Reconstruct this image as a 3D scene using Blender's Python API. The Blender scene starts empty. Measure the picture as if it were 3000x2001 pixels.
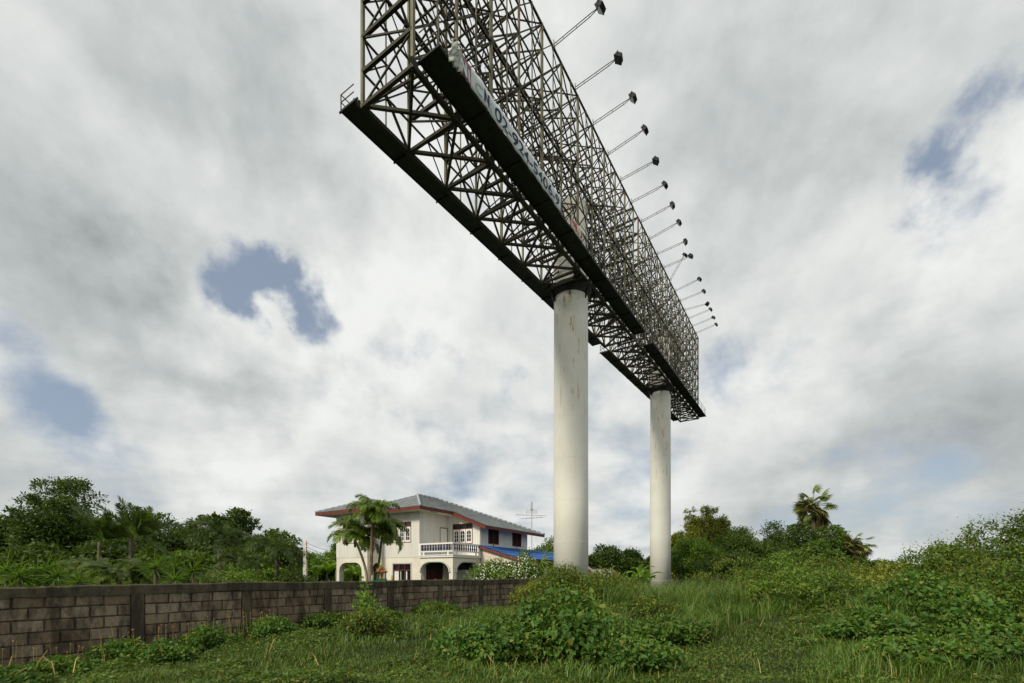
import bpy, bmesh, math, random
import numpy as np
from mathutils import Vector, Matrix

# ------------------------------------------------------------------ camera, sky, sun, exposure
SC = bpy.context.scene
COL = SC.collection
F = 1300.0            # focal length in pixels of the 3000 px wide photograph
HZ = 1680.0           # row of the horizon
EYE = 1.65
cam_d = bpy.data.cameras.new('camera')
cam_d.sensor_width = 36.0
cam_d.lens = F / 3000 * 36
cam_d.shift_y = (HZ - 1000.5) / 3000
cam_d.clip_start = 0.1
cam_d.clip_end = 6000
cam = bpy.data.objects.new('camera', cam_d)
COL.objects.link(cam)
cam.location = (0, 0, EYE)
cam.rotation_euler = (math.radians(90), 0, 0)
SC.camera = cam

SUN_DIR = Vector((-0.55, -0.60, 0.60)).normalized()      # towards the sun
el = math.asin(SUN_DIR.z)
az = math.atan2(SUN_DIR.x, SUN_DIR.y)

def pxdir(x, y):
    return Vector(((x - 1500) / F, 1.0, (HZ - y) / F)).normalized()

def build_world():
    w = bpy.data.worlds.new('World')
    SC.world = w
    w.use_nodes = True
    w.cycles.sampling_method = 'MANUAL'; w.cycles.sample_map_resolution = 256
    nt = w.node_tree
    nt.nodes.clear()
    N = lambda t: nt.nodes.new(t)
    L = nt.links.new
    def M(op, a, b=None, c=None, clamp=False):
        n = N('ShaderNodeMath'); n.operation = op; n.use_clamp = clamp
        for i, v in enumerate((a, b, c)):
            if v is None: continue
            if isinstance(v, (int, float)): n.inputs[i].default_value = v
            else: L(v, n.inputs[i])
        return n.outputs[0]
    def VM(op, a, b=None, s=None):
        n = N('ShaderNodeVectorMath'); n.operation = op
        for i, v in enumerate((a, b)):
            if v is None: continue
            if isinstance(v, (tuple, Vector)): n.inputs[i].default_value = tuple(v)
            else: L(v, n.inputs[i])
        if s is not None: n.inputs['Scale'].default_value = s
        return n.outputs['Value'] if op == 'DISTANCE' else n.outputs['Vector']
    def noise(vec, scale, detail=8, rough=.55, dist=0.0, col=False):
        n = N('ShaderNodeTexNoise'); n.inputs['Scale'].default_value = scale
        n.inputs['Detail'].default_value = detail; n.inputs['Roughness'].default_value = rough
        n.inputs['Distortion'].default_value = dist
        L(vec, n.inputs['Vector'])
        return n.outputs['Color'] if col else n.outputs['Fac']
    def smooth(v, a, b):
        n = N('ShaderNodeMapRange'); n.interpolation_type = 'SMOOTHSTEP'
        L(v, n.inputs['Value']); n.inputs['From Min'].default_value = a; n.inputs['From Max'].default_value = b
        return n.outputs['Result']
    tc = N('ShaderNodeTexCoord')
    d = tc.outputs['Generated']
    sep = N('ShaderNodeSeparateXYZ'); L(d, sep.inputs[0])
    zc = M('ADD', M('MAXIMUM', sep.outputs['Z'], 0.0), 0.16)
    comb = N('ShaderNodeCombineXYZ')
    L(M('DIVIDE', sep.outputs['X'], zc), comb.inputs[0]); L(M('DIVIDE', sep.outputs['Y'], zc), comb.inputs[1])
    P = comb.outputs[0]
    # ragged look of the cloud masses: warp the directions before measuring the distance to each mass
    w1 = VM('SCALE', VM('SUBTRACT', noise(d, 3.2, 3, .55, 0, True), (0.5, 0.5, 0.5)), s=0.34)
    w2 = VM('SCALE', VM('SUBTRACT', noise(d, 14.0, 4, .62, 0, True), (0.5, 0.5, 0.5)), s=0.11)
    dw = VM('ADD', VM('ADD', d, w1), w2)
    def lobes(lst, start):
        acc = start
        for (x, y, r, wt) in lst:
            dist = VM('DISTANCE', dw, pxdir(x, y))
            n = N('ShaderNodeMapRange'); n.interpolation_type = 'SMOOTHSTEP'
            L(dist, n.inputs['Value'])
            n.inputs['From Min'].default_value = r; n.inputs['From Max'].default_value = 0.0
            n.inputs['To Min'].default_value = 0.0; n.inputs['To Max'].default_value = wt
            acc = M('ADD', acc, n.outputs['Result'])
        return acc
    def field(dd):
        """cloud thickness along a direction: a flat cloud deck plus rounder heaps"""
        sp = N('ShaderNodeSeparateXYZ'); L(dd, sp.inputs[0])
        z_ = M('ADD', M('MAXIMUM', sp.outputs['Z'], 0.0), 0.22)
        cb = N('ShaderNodeCombineXYZ'); L(M('DIVIDE', sp.outputs['X'], z_), cb.inputs[0]); L(M('DIVIDE', sp.outputs['Y'], z_), cb.inputs[1])
        a = noise(cb.outputs[0], 1.35, 6, .54, .25)
        b = noise(dd, 5.6, 7, .58, .10)
        return M('ADD', M('MULTIPLY', a, .55), M('MULTIPLY', b, .45))
    D1 = field(d)
    D2 = field(VM('ADD', d, (-.02, 0, .055)))
    edge = M('MULTIPLY', M('SUBTRACT', D1, D2), 2.15)
    gaps = [(600, 545, .08, -0.120), (690, 720, .10, -0.160), (760, 790, .10, -0.176), (840, 850, .09, -0.160), (905, 930, .07, -0.128), (20, 930, .15, -0.136), (130, 1010, .14, -0.080),
            (2890, 180, .11, -0.104), (2830, 290, .10, -0.104), (2920, 420, .11, -0.104), (2990, 320, .12, -0.112), (2680, 430, .12, -0.032), (1340, 60, .14, -0.112),
            (1420, 560, .12, -0.104), (1290, 1090, .09, -0.096), (1380, 1110, .07, -0.080), (1560, 1115, .06, -0.080), (2090, 1010, .08, -0.104), (2060, 1120, .06, -0.080), (2360, 590, .06, -0.080),
            (200, 1230, .16, -0.064), (1250, 1330, .16, -0.048), (2700, 1300, .2, -0.040), (2560, 1060, .10, -0.072), (2200, 830, .06, -0.064),
            (300, 600, .30, .10), (500, 950, .22, .12), (1000, 250, .4, .12), (2200, 350, .4, .12), (2500, 800, .28, .10),
            (800, 1010, .14, .10), (700, 1430, .14, .12), (1200, 800, .2, .06)]
    cov = smooth(lobes(gaps, M('ADD', D1, M('ADD', 0.025, M('MULTIPLY', smooth(sep.outputs['Z'], 0.10, 0.55), .05)))), 0.33, 0.55)
    shl = [(720, 250, .36, -.30), (920, 430, .24, -.18), (330, 760, .24, -.42), (100, 670, .20, -.34), (640, 930, .24, -.44),
           (830, 1080, .15, -.22), (2250, 380, .40, -.34), (2600, 960, .20, -.24), (2850, 1120, .28, -.30),
           (2650, 1380, .35, -.14), (2350, 1480, .3, -.10), (2950, 1500, .3, -.14), (1800, 1230, .13, -.18), (60, 1400, .22, -.26),
           (320, 1350, .2, -.18), (900, 1420, .10, -.16), (100, 130, .3, -.12),
           (680, 840, .13, .30), (900, 960, .15, .26), (250, 500, .32, .22), (520, 680, .20, .20), (1100, 720, .3, .18),
           (1240, 950, .24, .16), (1180, 60, .28, .20), (2480, 720, .26, .24), (2900, 620, .2, .16), (700, 1385, .13, .30),
           (400, 1040, .13, .22), (1700, 450, .3, .08), (800, 1200, .3, .06), (2080, 940, .16, .14)]
    thick = smooth(D1, 0.50, 0.74)
    sh = lobes(shl, M('SUBTRACT', M('ADD', edge, M('ADD', 0.70, M('MULTIPLY', smooth(sep.outputs['Z'], 0.02, 0.45), .08))), M('MULTIPLY', thick, .20)))
    sh = M('ADD', sh, M('MULTIPLY', M('SUBTRACT', 1.0, cov), .20))
    ramp = N('ShaderNodeValToRGB')
    L(sh, ramp.inputs[0])
    cr = ramp.color_ramp
    cr.elements[0].position = 0.0; cr.elements[0].color = (.33, .355, .365, 1)
    cr.elements[1].position = 1.0; cr.elements[1].color = (.88, .89, .865, 1)
    e = cr.elements.new(.45); e.color = (.57, .60, .595, 1)
    cl = N('ShaderNodeVectorMath'); cl.operation = 'SCALE'; L(ramp.outputs[0], cl.inputs[0]); cl.inputs['Scale'].default_value = 10.0
    sky = N('ShaderNodeTexSky'); sky.sky_type = 'NISHITA'; sky.sun_disc = False
    sky.sun_elevation = el; sky.sun_rotation = az; sky.dust_density = 2.0; sky.air_density = 1.0
    skyc = N('ShaderNodeMix'); skyc.data_type = 'RGBA'; skyc.inputs['Factor'].default_value = 0.45
    L(sky.outputs[0], skyc.inputs[6]); skyc.inputs[7].default_value = (4.6, 5.3, 6.3, 1)
    mix = N('ShaderNodeMix'); mix.data_type = 'RGBA'
    L(cov, mix.inputs['Factor']); L(skyc.outputs[2], mix.inputs[6]); L(cl.outputs[0], mix.inputs[7])
    bg = N('ShaderNodeBackground'); bg.inputs['Strength'].default_value = 0.1
    L(mix.outputs[2], bg.inputs['Color'])
    out = N('ShaderNodeOutputWorld'); L(bg.outputs[0], out.inputs['Surface'])
build_world()

sun_d = bpy.data.lights.new('sun', 'SUN'); sun_d.energy = 3.2; sun_d.angle = math.radians(12); sun_d.color = (1, .92, .76)
sun = bpy.data.objects.new('sun', sun_d); COL.objects.link(sun)
sun.rotation_euler = (-SUN_DIR).to_track_quat('-Z', 'Y').to_euler()
sun.location = (-30, -20, 40)

vs = SC.view_settings
vs.view_transform = 'Standard'; vs.look = 'None'; vs.exposure = 0.0; vs.gamma = 1.0; vs.use_curve_mapping = False
SC.render.engine = 'CYCLES'
try:
    SC.cycles.use_denoising = True
    SC.cycles.max_bounces = 6; SC.cycles.diffuse_bounces = 4; SC.cycles.transmission_bounces = 3; SC.cycles.transparent_max_bounces = 4
except Exception: pass

# ------------------------------------------------------------------ helpers
rnd = random.Random(7)
def rng_(seed): return np.random.default_rng(seed)

def W(px, py, Z):
    return Vector(((px - 1500) / F * Z, Z, EYE + (HZ - py) / F * Z))

def link(o, parent=None):
    COL.objects.link(o)
    if parent is not None: o.parent = parent
    return o
def tag(o, label=None, cat=None, group=None, kind=None):
    if label: o['label'] = label
    if cat: o['category'] = cat
    if group: o['group'] = group
    if kind: o['kind'] = kind
    return o
def empty(name, loc, rz=0, label=None, cat=None, group=None):
    o = bpy.data.objects.new(name, None); o.empty_display_size = .3
    COL.objects.link(o); o.location = loc; o.rotation_euler = (0, 0, rz)
    return tag(o, label, cat, group)
def setmat(me, *mats):
    for m in mats: me.materials.append(m)

class MB:
    def __init__(s): s.v = []; s.f = []; s.uv = None
    def add(s, vs_, fs):
        b = len(s.v); s.v += [tuple(v) for v in vs_]; s.f += [tuple(b + i for i in f) for f in fs]
    def box(s, x0, x1, y0, y1, z0, z1):
        s.add([(x0,y0,z0),(x1,y0,z0),(x1,y1,z0),(x0,y1,z0),(x0,y0,z1),(x1,y0,z1),(x1,y1,z1),(x0,y1,z1)],
              [(0,3,2,1),(4,5,6,7),(0,1,5,4),(1,2,6,5),(2,3,7,6),(3,0,4,7)])
    def bar(s, p0, p1, w, h=None, up=Vector((0,0,1))):
        h = h or w
        p0 = Vector(p0); p1 = Vector(p1); d = (p1 - p0)
        if d.length < 1e-6: return
        d.normalize()
        sd = d.cross(up)
        if sd.length < 1e-3: sd = d.cross(Vector((1,0,0)))
        sd.normalize(); u = sd.cross(d)
        a = sd * w / 2; b = u * h / 2
        s.add([p0-a-b,p0+a-b,p0+a+b,p0-a+b,p1-a-b,p1+a-b,p1+a+b,p1-a+b],
              [(0,1,2,3),(4,7,6,5),(0,4,5,1),(1,5,6,2),(2,6,7,3),(3,7,4,0)])
    def tube(s, pts, radii, n=8, cap=True):
        pts = [Vector(p) for p in pts]
        rings = []
        prev = None
        for i, p in enumerate(pts):
            if i == 0: d = pts[1] - p
            elif i == len(pts) - 1: d = p - pts[i-1]
            else: d = pts[i+1] - pts[i-1]
            d.normalize()
            if prev is None:
                sd = d.cross(Vector((0,1,0)))
                if sd.length < .2: sd = d.cross(Vector((1,0,0)))
            else: sd = prev - d * prev.dot(d)
            sd.normalize(); prev = sd
            u = d.cross(sd)
            r = radii[i] if hasattr(radii, '__len__') else radii
            rings.append([p + (sd*math.cos(2*math.pi*k/n) + u*math.sin(2*math.pi*k/n))*r for k in range(n)])
        b = len(s.v)
        for r in rings: s.v += [tuple(v) for v in r]
        for i in range(len(rings)-1):
            for k in range(n):
                s.f.append((b+i*n+k, b+i*n+(k+1)%n, b+(i+1)*n+(k+1)%n, b+(i+1)*n+k))
        if cap:
            s.f.append(tuple(b+k for k in range(n))[::-1]); s.f.append(tuple(b+(len(rings)-1)*n+k for k in range(n)))
    def lathe(s, prof, n=20, c=(0,0,0), caps=True):
        b = len(s.v)
        for r, z in prof:
            for k in range(n):
                a = 2*math.pi*k/n; s.v.append((c[0]+r*math.cos(a), c[1]+r*math.sin(a), c[2]+z))
        for i in range(len(prof)-1):
            for k in range(n):
                s.f.append((b+i*n+k, b+i*n+(k+1)%n, b+(i+1)*n+(k+1)%n, b+(i+1)*n+k))
        if caps:
            s.f.append(tuple(b+k for k in range(n))[::-1]); s.f.append(tuple(b+(len(prof)-1)*n+k for k in range(n)))
    def mesh(s, name, mat, smooth=False):
        me = bpy.data.meshes.new(name); me.from_pydata(s.v, [], s.f)
        if isinstance(mat, (list, tuple)): setmat(me, *mat)
        else: setmat(me, mat)
        if smooth: me.polygons.foreach_set('use_smooth', [True]*len(me.polygons))
        me.update()
        return me
    def obj(s, name, mat, parent=None, smooth=False):
        return link(bpy.data.objects.new(name, s.mesh(name, mat, smooth)), parent)

def fast_mesh(name, V, faces, mat, smooth=False):
    """V (n,3) array; faces list of (m,k) int arrays"""
    me = bpy.data.meshes.new(name)
    V = np.asarray(V, dtype=np.float32)
    me.vertices.add(len(V)); me.vertices.foreach_set('co', V.ravel())
    loops = np.concatenate([f.ravel() for f in faces]).astype(np.int32)
    tot = np.concatenate([np.full(len(f), f.shape[1], dtype=np.int32) for f in faces])
    st = np.concatenate([[0], np.cumsum(tot)[:-1]]).astype(np.int32)
    me.loops.add(len(loops)); me.loops.foreach_set('vertex_index', loops)
    me.polygons.add(len(tot)); me.polygons.foreach_set('loop_start', st)
    if smooth: me.polygons.foreach_set('use_smooth', np.ones(len(tot), dtype=bool))
    setmat(me, mat)
    me.update(calc_edges=True)
    return me

# ------------------------------------------------------------------ materials
def newmat(name):
    m = bpy.data.materials.new(name); m.use_nodes = True
    nt = m.node_tree; nt.nodes.clear()
    out = nt.nodes.new('ShaderNodeOutputMaterial'); b = nt.nodes.new('ShaderNodeBsdfPrincipled')
    nt.links.new(b.outputs[0], out.inputs[0])
    return m, nt, b, out
def ramp_node(nt, fac, stops):
    r = nt.nodes.new('ShaderNodeValToRGB'); nt.links.new(fac, r.inputs[0])
    cr = r.color_ramp
    while len(cr.elements) < len(stops): cr.elements.new(.5)
    for e, (p, c) in zip(cr.elements, stops): e.position = p; e.color = (*c, 1)
    return r.outputs[0]
def noise_node(nt, scale, detail=6, rough=.6, coord='pos', stretch=None, w=None):
    n = nt.nodes.new('ShaderNodeTexNoise'); n.inputs['Scale'].default_value = scale
    n.inputs['Detail'].default_value = detail; n.inputs['Roughness'].default_value = rough
    if coord == 'pos': src = nt.nodes.new('ShaderNodeNewGeometry').outputs['Position']
    else: src = nt.nodes.new('ShaderNodeTexCoord').outputs[coord]
    if stretch:
        mp = nt.nodes.new('ShaderNodeMapping'); mp.inputs['Scale'].default_value = stretch
        nt.links.new(src, mp.inputs[0]); src = mp.outputs[0]
    nt.links.new(src, n.inputs['Vector'])
    return n.outputs['Fac']
def mixc(nt, fac, a, b, mode='MIX'):
    m = nt.nodes.new('ShaderNodeMix'); m.data_type = 'RGBA'; m.blend_type = mode
    for inp, v in ((m.inputs['Factor'], fac), (m.inputs[6], a), (m.inputs[7], b)):
        if isinstance(v, (int, float)): inp.default_value = v
        elif isinstance(v, tuple): inp.default_value = (*v, 1)
        else: nt.links.new(v, inp)
    return m.outputs[2]
def bump(nt, b, h, strength=.3, dist=.02):
    n = nt.nodes.new('ShaderNodeBump'); n.inputs['Strength'].default_value = strength; n.inputs['Distance'].default_value = dist
    nt.links.new(h, n.inputs['Height']); nt.links.new(n.outputs[0], b.inputs['Normal'])
def plain(name, c, rough=.7, var=.25, scale=4, metal=0, spec=.3, dirt=None, stretch=None, bmp=0):
    m, nt, b, out = newmat(name)
    n1 = noise_node(nt, scale, stretch=stretch)
    lo = tuple(x*(1-var) for x in c); hi = tuple(min(1, x*(1+var)) for x in c)
    col = ramp_node(nt, n1, [(.3, lo), (.7, hi)])
    if dirt:
        n2 = noise_node(nt, scale*.6, 8, .65, stretch=stretch)
        f = ramp_node(nt, n2, [(.52, (0,0,0)), (.68, (1,1,1))])
        col = mixc(nt, f, col, dirt)
    nt.links.new(col, b.inputs['Base Color'])
    b.inputs['Roughness'].default_value = rough; b.inputs['Metallic'].default_value = metal
    b.inputs['Specular IOR Level'].default_value = spec
    if bmp: bump(nt, b, n1, bmp)
    return m
LK = 1.52
def leafmat(name, stops, trans=.34, rough=.55, tint=(.5, .5)):
    m, nt, b, out = newmat(name)
    g = nt.nodes.new('ShaderNodeNewGeometry')
    stops = [(p, (c[0]*LK*1.04, c[1]*LK*1.03, c[2]*LK*.82)) if max(c) < .35 else (p, c) for p, c in stops]
    col = ramp_node(nt, g.outputs['Random Per Island'], stops)
    n = noise_node(nt, .9, 3)
    v = ramp_node(nt, n, [(.3, (.72,.74,.7)), (.72, (1.22,1.2,1.1))])
    col = mixc(nt, 1.0, col, v, 'MULTIPLY')
    nt.links.new(col, b.inputs['Base Color'])
    b.inputs['Roughness'].default_value = rough; b.inputs['Specular IOR Level'].default_value = .35
    t = nt.nodes.new('ShaderNodeBsdfTranslucent')
    tcol = mixc(nt, 1.0, col, (1.25, 1.2, .55), 'MULTIPLY')
    nt.links.new(tcol, t.inputs['Color'])
    ms = nt.nodes.new('ShaderNodeMixShader'); ms.inputs[0].default_value = trans
    nt.links.new(b.outputs[0], ms.inputs[1]); nt.links.new(t.outputs[0], ms.inputs[2])
    nt.links.new(ms.outputs[0], out.inputs[0])
    return m

M_leaf_dark = leafmat('leaf dark', [(0, (.020,.042,.009)), (.6, (.039,.073,.013)), (1, (.085,.115,.02))])
M_leaf_mid = leafmat('leaf mid', [(0, (.030,.066,.012)), (.6, (.062,.115,.020)), (1, (.13,.17,.03))])
M_leaf_bright = leafmat('leaf bright', [(0, (.045,.10,.016)), (.6, (.085,.16,.024)), (1, (.17,.22,.035))])
M_leaf_yellow = leafmat('leaf yellow', [(0, (.07,.10,.016)), (.6, (.14,.165,.03)), (1, (.24,.23,.05))])
M_leaf_grey = leafmat('leaf grey green', [(0, (.03,.055,.016)), (.6, (.055,.085,.024)), (1, (.10,.12,.04))])
M_leaf_vine = leafmat('leaf vine', [(0, (.032,.080,.016)), (.6, (.055,.120,.022)), (.9, (.09,.15,.03)), (1, (.14,.14,.03))])
M_leaf_scrub = leafmat('leaf scrub', [(0, (.032,.062,.012)), (.5, (.065,.108,.018)), (.90, (.125,.155,.028)), (1, (.15,.09,.03))])
M_leaf_cover = leafmat('leaf ground cover', [(0, (.028,.060,.011)), (.45, (.052,.098,.016)), (.85, (.085,.13,.022)), (.97, (.13,.15,.03)), (1, (.16,.10,.035))])
M_leaf_shoot = leafmat('leaf shoot', [(0, (.05,.09,.016)), (.6, (.09,.135,.025)), (.93, (.15,.18,.035)), (1, (.18,.12,.045))])
M_palm = leafmat('palm leaf', [(0, (.045,.095,.015)), (.6, (.10,.16,.025)), (1, (.20,.22,.045))], .32, .42)
M_fan = leafmat('fan leaf', [(0, (.05,.08,.02)), (.6, (.09,.12,.03)), (1, (.20,.20,.07))], .2, .45)
M_fan_dry = leafmat('dry fan leaf', [(0, (.07,.06,.03)), (.6, (.13,.12,.055)), (1, (.22,.19,.09))], .15, .6)
M_banana = leafmat('banana leaf', [(0, (.07,.15,.02)), (1, (.13,.22,.035))], .35, .4)
M_grass = leafmat('grass', [(0, (.026,.052,.009)), (.55, (.055,.095,.015)), (.92, (.10,.145,.022)), (1, (.17,.13,.04))], .25, .5)
M_tall = leafmat('tall grass', [(0, (.042,.090,.018)), (.6, (.075,.135,.028)), (.92, (.12,.17,.04)), (1, (.20,.15,.06))], .25, .45)
M_dry = leafmat('dry stalk', [(0, (.16,.10,.05)), (1, (.34,.25,.13))], .1, .7)
M_white_fl = leafmat('white petals', [(0, (.75,.76,.70)), (1, (.85,.85,.80))], .2, .6)
M_yellow_fl = leafmat('yellow petals', [(0, (.35,.20,.03)), (1, (.5,.34,.05))], .1, .6)
M_bark = plain('bark', (.12,.095,.065), .9, .4, 9, bmp=.4)
M_palmbark = plain('palm bark', (.30,.25,.18), .9, .3, 7, dirt=(.14,.10,.06), bmp=.4)
M_palmbark_d = plain('shaggy bark', (.13,.085,.05), .95, .45, 9, dirt=(.32,.22,.10), bmp=.5)

def ground_material():
    m, nt, b, out = newmat('soil and moss')
    n1 = noise_node(nt, .7, 8, .6); n2 = noise_node(nt, 9, 6, .7)
    c1 = ramp_node(nt, n1, [(.3, (.018,.032,.009)), (.7, (.034,.052,.015))])
    c2 = ramp_node(nt, n2, [(.45, (0,0,0)), (.75, (1,1,1))])
    nt.links.new(mixc(nt, c2, c1, (.050,.042,.022)), b.inputs['Base Color'])
    b.inputs['Roughness'].default_value = .95; b.inputs['Specular IOR Level'].default_value = .1
    bump(nt, b, n2, .6, .05)
    return m
M_ground = ground_material()

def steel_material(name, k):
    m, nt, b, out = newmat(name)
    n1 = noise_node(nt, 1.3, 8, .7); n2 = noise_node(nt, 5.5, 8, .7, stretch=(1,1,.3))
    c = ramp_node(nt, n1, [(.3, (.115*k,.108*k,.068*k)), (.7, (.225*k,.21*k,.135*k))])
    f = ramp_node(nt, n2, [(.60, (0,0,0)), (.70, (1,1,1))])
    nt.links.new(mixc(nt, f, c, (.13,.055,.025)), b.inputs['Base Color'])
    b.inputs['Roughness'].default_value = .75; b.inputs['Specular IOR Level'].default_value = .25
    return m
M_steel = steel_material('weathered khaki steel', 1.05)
M_brace = steel_material('brace steel with painted shade', .26)  # copy of the post steel, darkened to paint in shaded undersides
M_deck = plain('dark steel deck', (.028,.03,.027), .85, .3, 2.5, dirt=(.05,.045,.03))
M_rail = plain('thin dark rail', (.07,.06,.045), .7, .3, 3)
M_lamp = plain('lamp housing', (.012,.013,.012), .7, .2, 6)
M_lampglass = plain('lamp glass', (.03,.035,.035), .25, .1, 6, spec=.6)

def column_material():
    m, nt, b, out = newmat('painted steel column with rust runs')
    base = ramp_node(nt, noise_node(nt, .6, 6, .6), [(.3, (.64,.63,.56)), (.7, (.72,.71,.64))])
    faint = ramp_node(nt, noise_node(nt, 3.2, 6, .65, coord='Object', stretch=(1,1,.12)), [(.55, (0,0,0)), (.9, (.25,.25,.25))])
    col = mixc(nt, faint, base, (.50,.47,.36))
    run = ramp_node(nt, noise_node(nt, 6.5, 8, .65, coord='Object', stretch=(1,1,.06)), [(.56, (0,0,0)), (.60, (1,1,1))])
    spot = ramp_node(nt, noise_node(nt, 1.6, 6, .7, coord='Object', stretch=(1,1,.5)), [(.49, (0,0,0)), (.56, (1,1,1))])
    sp = nt.nodes.new('ShaderNodeSeparateXYZ'); tcn = nt.nodes.new('ShaderNodeTexCoord'); nt.links.new(tcn.outputs['Object'], sp.inputs[0])
    mr = nt.nodes.new('ShaderNodeMapRange'); nt.links.new(sp.outputs['Z'], mr.inputs['Value'])
    mr.inputs['From Min'].default_value = 10; mr.inputs['From Max'].default_value = 15; mr.inputs['To Min'].default_value = .10; mr.inputs['To Max'].default_value = 1.0
    mm = nt.nodes.new('ShaderNodeMath'); mm.operation = 'MULTIPLY'; nt.links.new(run, mm.inputs[0]); nt.links.new(spot, mm.inputs[1])
    m2 = nt.nodes.new('ShaderNodeMath'); m2.operation = 'MULTIPLY'; nt.links.new(mm.outputs[0], m2.inputs[0]); nt.links.new(mr.outputs[0], m2.inputs[1])
    rust = ramp_node(nt, noise_node(nt, 12, 5, .7), [(.40, (.50,.36,.10)), (.70, (.34,.17,.05))])
    nt.links.new(mixc(nt, m2.outputs[0], col, rust), b.inputs['Base Color'])
    b.inputs['Roughness'].default_value = .55; b.inputs['Specular IOR Level'].default_value = .35
    return m
M_column = column_material()
M_seam = plain('weld seam', (.58,.56,.49), .7, .2, 3)

def block_material(name, c1, c2, c3, stain=.6):
    m, nt, b, out = newmat(name)
    oi = nt.nodes.new('ShaderNodeObjectInfo')
    col = ramp_node(nt, oi.outputs['Random'], [(0, c1), (.5, c2), (1, c3)])
    n0 = noise_node(nt, 22, 8, .75)
    col = mixc(nt, .55, col, ramp_node(nt, n0, [(.3, (.35,.33,.28)), (.75, (1.35,1.3,1.2))]), 'MULTIPLY')
    st = ramp_node(nt, noise_node(nt, 2.6, 9, .72, stretch=(1.5,1.5,.45)), [(.45, (0,0,0)), (.58, (1,1,1))])
    s2 = nt.nodes.new('ShaderNodeMath'); s2.operation = 'MULTIPLY'; nt.links.new(st, s2.inputs[0]); s2.inputs[1].default_value = stain
    col = mixc(nt, s2.outputs[0], col, (.030,.027,.020))
    pale = ramp_node(nt, noise_node(nt, 6, 8, .75, stretch=(1,1,.6)), [(.62, (0,0,0)), (.7, (.6,.6,.6))])
    col = mixc(nt, pale, col, (.30,.27,.21))
    nt.links.new(col, b.inputs['Base Color']); b.inputs['Roughness'].default_value = .95; b.inputs['Specular IOR Level'].default_value = .12
    bump(nt, b, n0, .7, .015)
    return m
M_block = block_material('concrete block', (.18,.135,.092), (.235,.188,.135), (.29,.245,.185), .75)
M_mortar = block_material('mortar', (.09,.078,.058), (.10,.085,.063), (.11,.09,.068), .8)
M_coping = block_material('mossy coping', (.10,.084,.058), (.105,.09,.062), (.11,.095,.065), .75)

M_cream = plain('cream render', (.70,.66,.56), .85, .06, 1.2, dirt=(.62,.57,.47), bmp=.05)
M_board = plain('white painted board', (.67,.66,.61), .7, .07, 2.2, dirt=(.52,.50,.44), stretch=(1.5,1.5,.25))
M_white = plain('white paint', (.76,.75,.71), .6, .05, 3)
M_pink = plain('pale pink render', (.68,.58,.50), .85, .05, 1)
M_redwood = plain('red brown timber', (.16,.045,.03), .65, .25, 5)
M_fascia = plain('red fascia', (.135,.026,.018), .6, .2, 3)
M_soffit = plain('cream soffit', (.62,.57,.45), .85, .06, 2)
M_pane = plain('dark glass', (.012,.016,.016), .08, .2, 3, spec=.6)
M_dark = plain('dark interior', (.02,.016,.014), .9, .2, 2)  # near-black colour stands in for unlit openings; also colours the palm fruit
M_navy = plain('navy blue gloss', (.012,.015,.085), .3, .15, 6, spec=.5)
M_curtain = plain('white curtain', (.70,.70,.68), .9, .06, 5)
M_ridge = plain('ridge cap', (.32,.37,.44), .85, .25, 3, dirt=(.45,.40,.30))
M_door = plain('dark red door', (.07,.02,.017), .6, .3, 4)
M_grey = plain('grey moulding', (.50,.50,.48), .7, .08, 3)

def roof_material(name, base, alt, patch):
    m, nt, b, out = newmat(name)
    uv = nt.nodes.new('ShaderNodeUVMap')
    br = nt.nodes.new('ShaderNodeTexBrick'); nt.links.new(uv.outputs[0], br.inputs['Vector'])
    br.inputs['Scale'].default_value = 1.0; br.inputs['Brick Width'].default_value = .26; br.inputs['Row Height'].default_value = .30
    br.inputs['Mortar Size'].default_value = .012
    br.inputs['Color1'].default_value = (*base, 1); br.inputs['Color2'].default_value = (*alt, 1); br.inputs['Mortar'].default_value = (*(x*.45 for x in base), 1)
    n1 = ramp_node(nt, noise_node(nt, 1.1, 7, .65), [(.35, (.75,.75,.75)), (.7, (1.25,1.22,1.15))])
    col = mixc(nt, 1.0, br.outputs['Color'], n1, 'MULTIPLY')
    pf = ramp_node(nt, noise_node(nt, .9, 4, .6), [(.63, (0,0,0)), (.70, (.7,.7,.7))])
    col = mixc(nt, pf, col, patch)
    nt.links.new(col, b.inputs['Base Color']); b.inputs['Roughness'].default_value = .8; b.inputs['Specular IOR Level'].default_value = .25
    wv = nt.nodes.new('ShaderNodeTexWave'); wv.bands_direction = 'X'; wv.inputs['Scale'].default_value = 1.25
    nt.links.new(uv.outputs[0], wv.inputs['Vector'])
    bump(nt, b, wv.outputs['Fac'], .6, .03)
    return m
M_roof = roof_material('weathered blue grey tiles', (.29,.325,.34), (.36,.39,.40), (.20,.32,.48))
M_blueroof = roof_material('blue sheet roof', (.035,.13,.42), (.045,.16,.48), (.12,.17,.16))
def rust_sheet():
    m, nt, b, out = newmat('rusty corrugated sheet')
    f = ramp_node(nt, noise_node(nt, 1.1, 6, .7, coord='Object', stretch=(2.6,.35,.35)), [(.46, (0,0,0)), (.54, (1,1,1))])
    nt.links.new(mixc(nt, f, (.36,.37,.37), (.20,.075,.035)), b.inputs['Base Color'])
    b.inputs['Roughness'].default_value = .7
    return m
M_rust = rust_sheet()
M_wood = plain('grey timber', (.10,.075,.055), .9, .3, 5)
M_concrete = plain('pale concrete', (.62,.58,.50), .9, .12, 3)
M_wire = plain('wire', (.03,.03,.03), .7, .1, 1)
M_alu = plain('grey aluminium', (.32,.31,.28), .5, .15, 3)
M_banner = plain('banner sheet', (.62,.66,.66), .75, .07, 2.5, dirt=(.50,.56,.50))
M_banner_m = plain('faded maroon print', (.22,.12,.14), .8, .15, 3)
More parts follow.
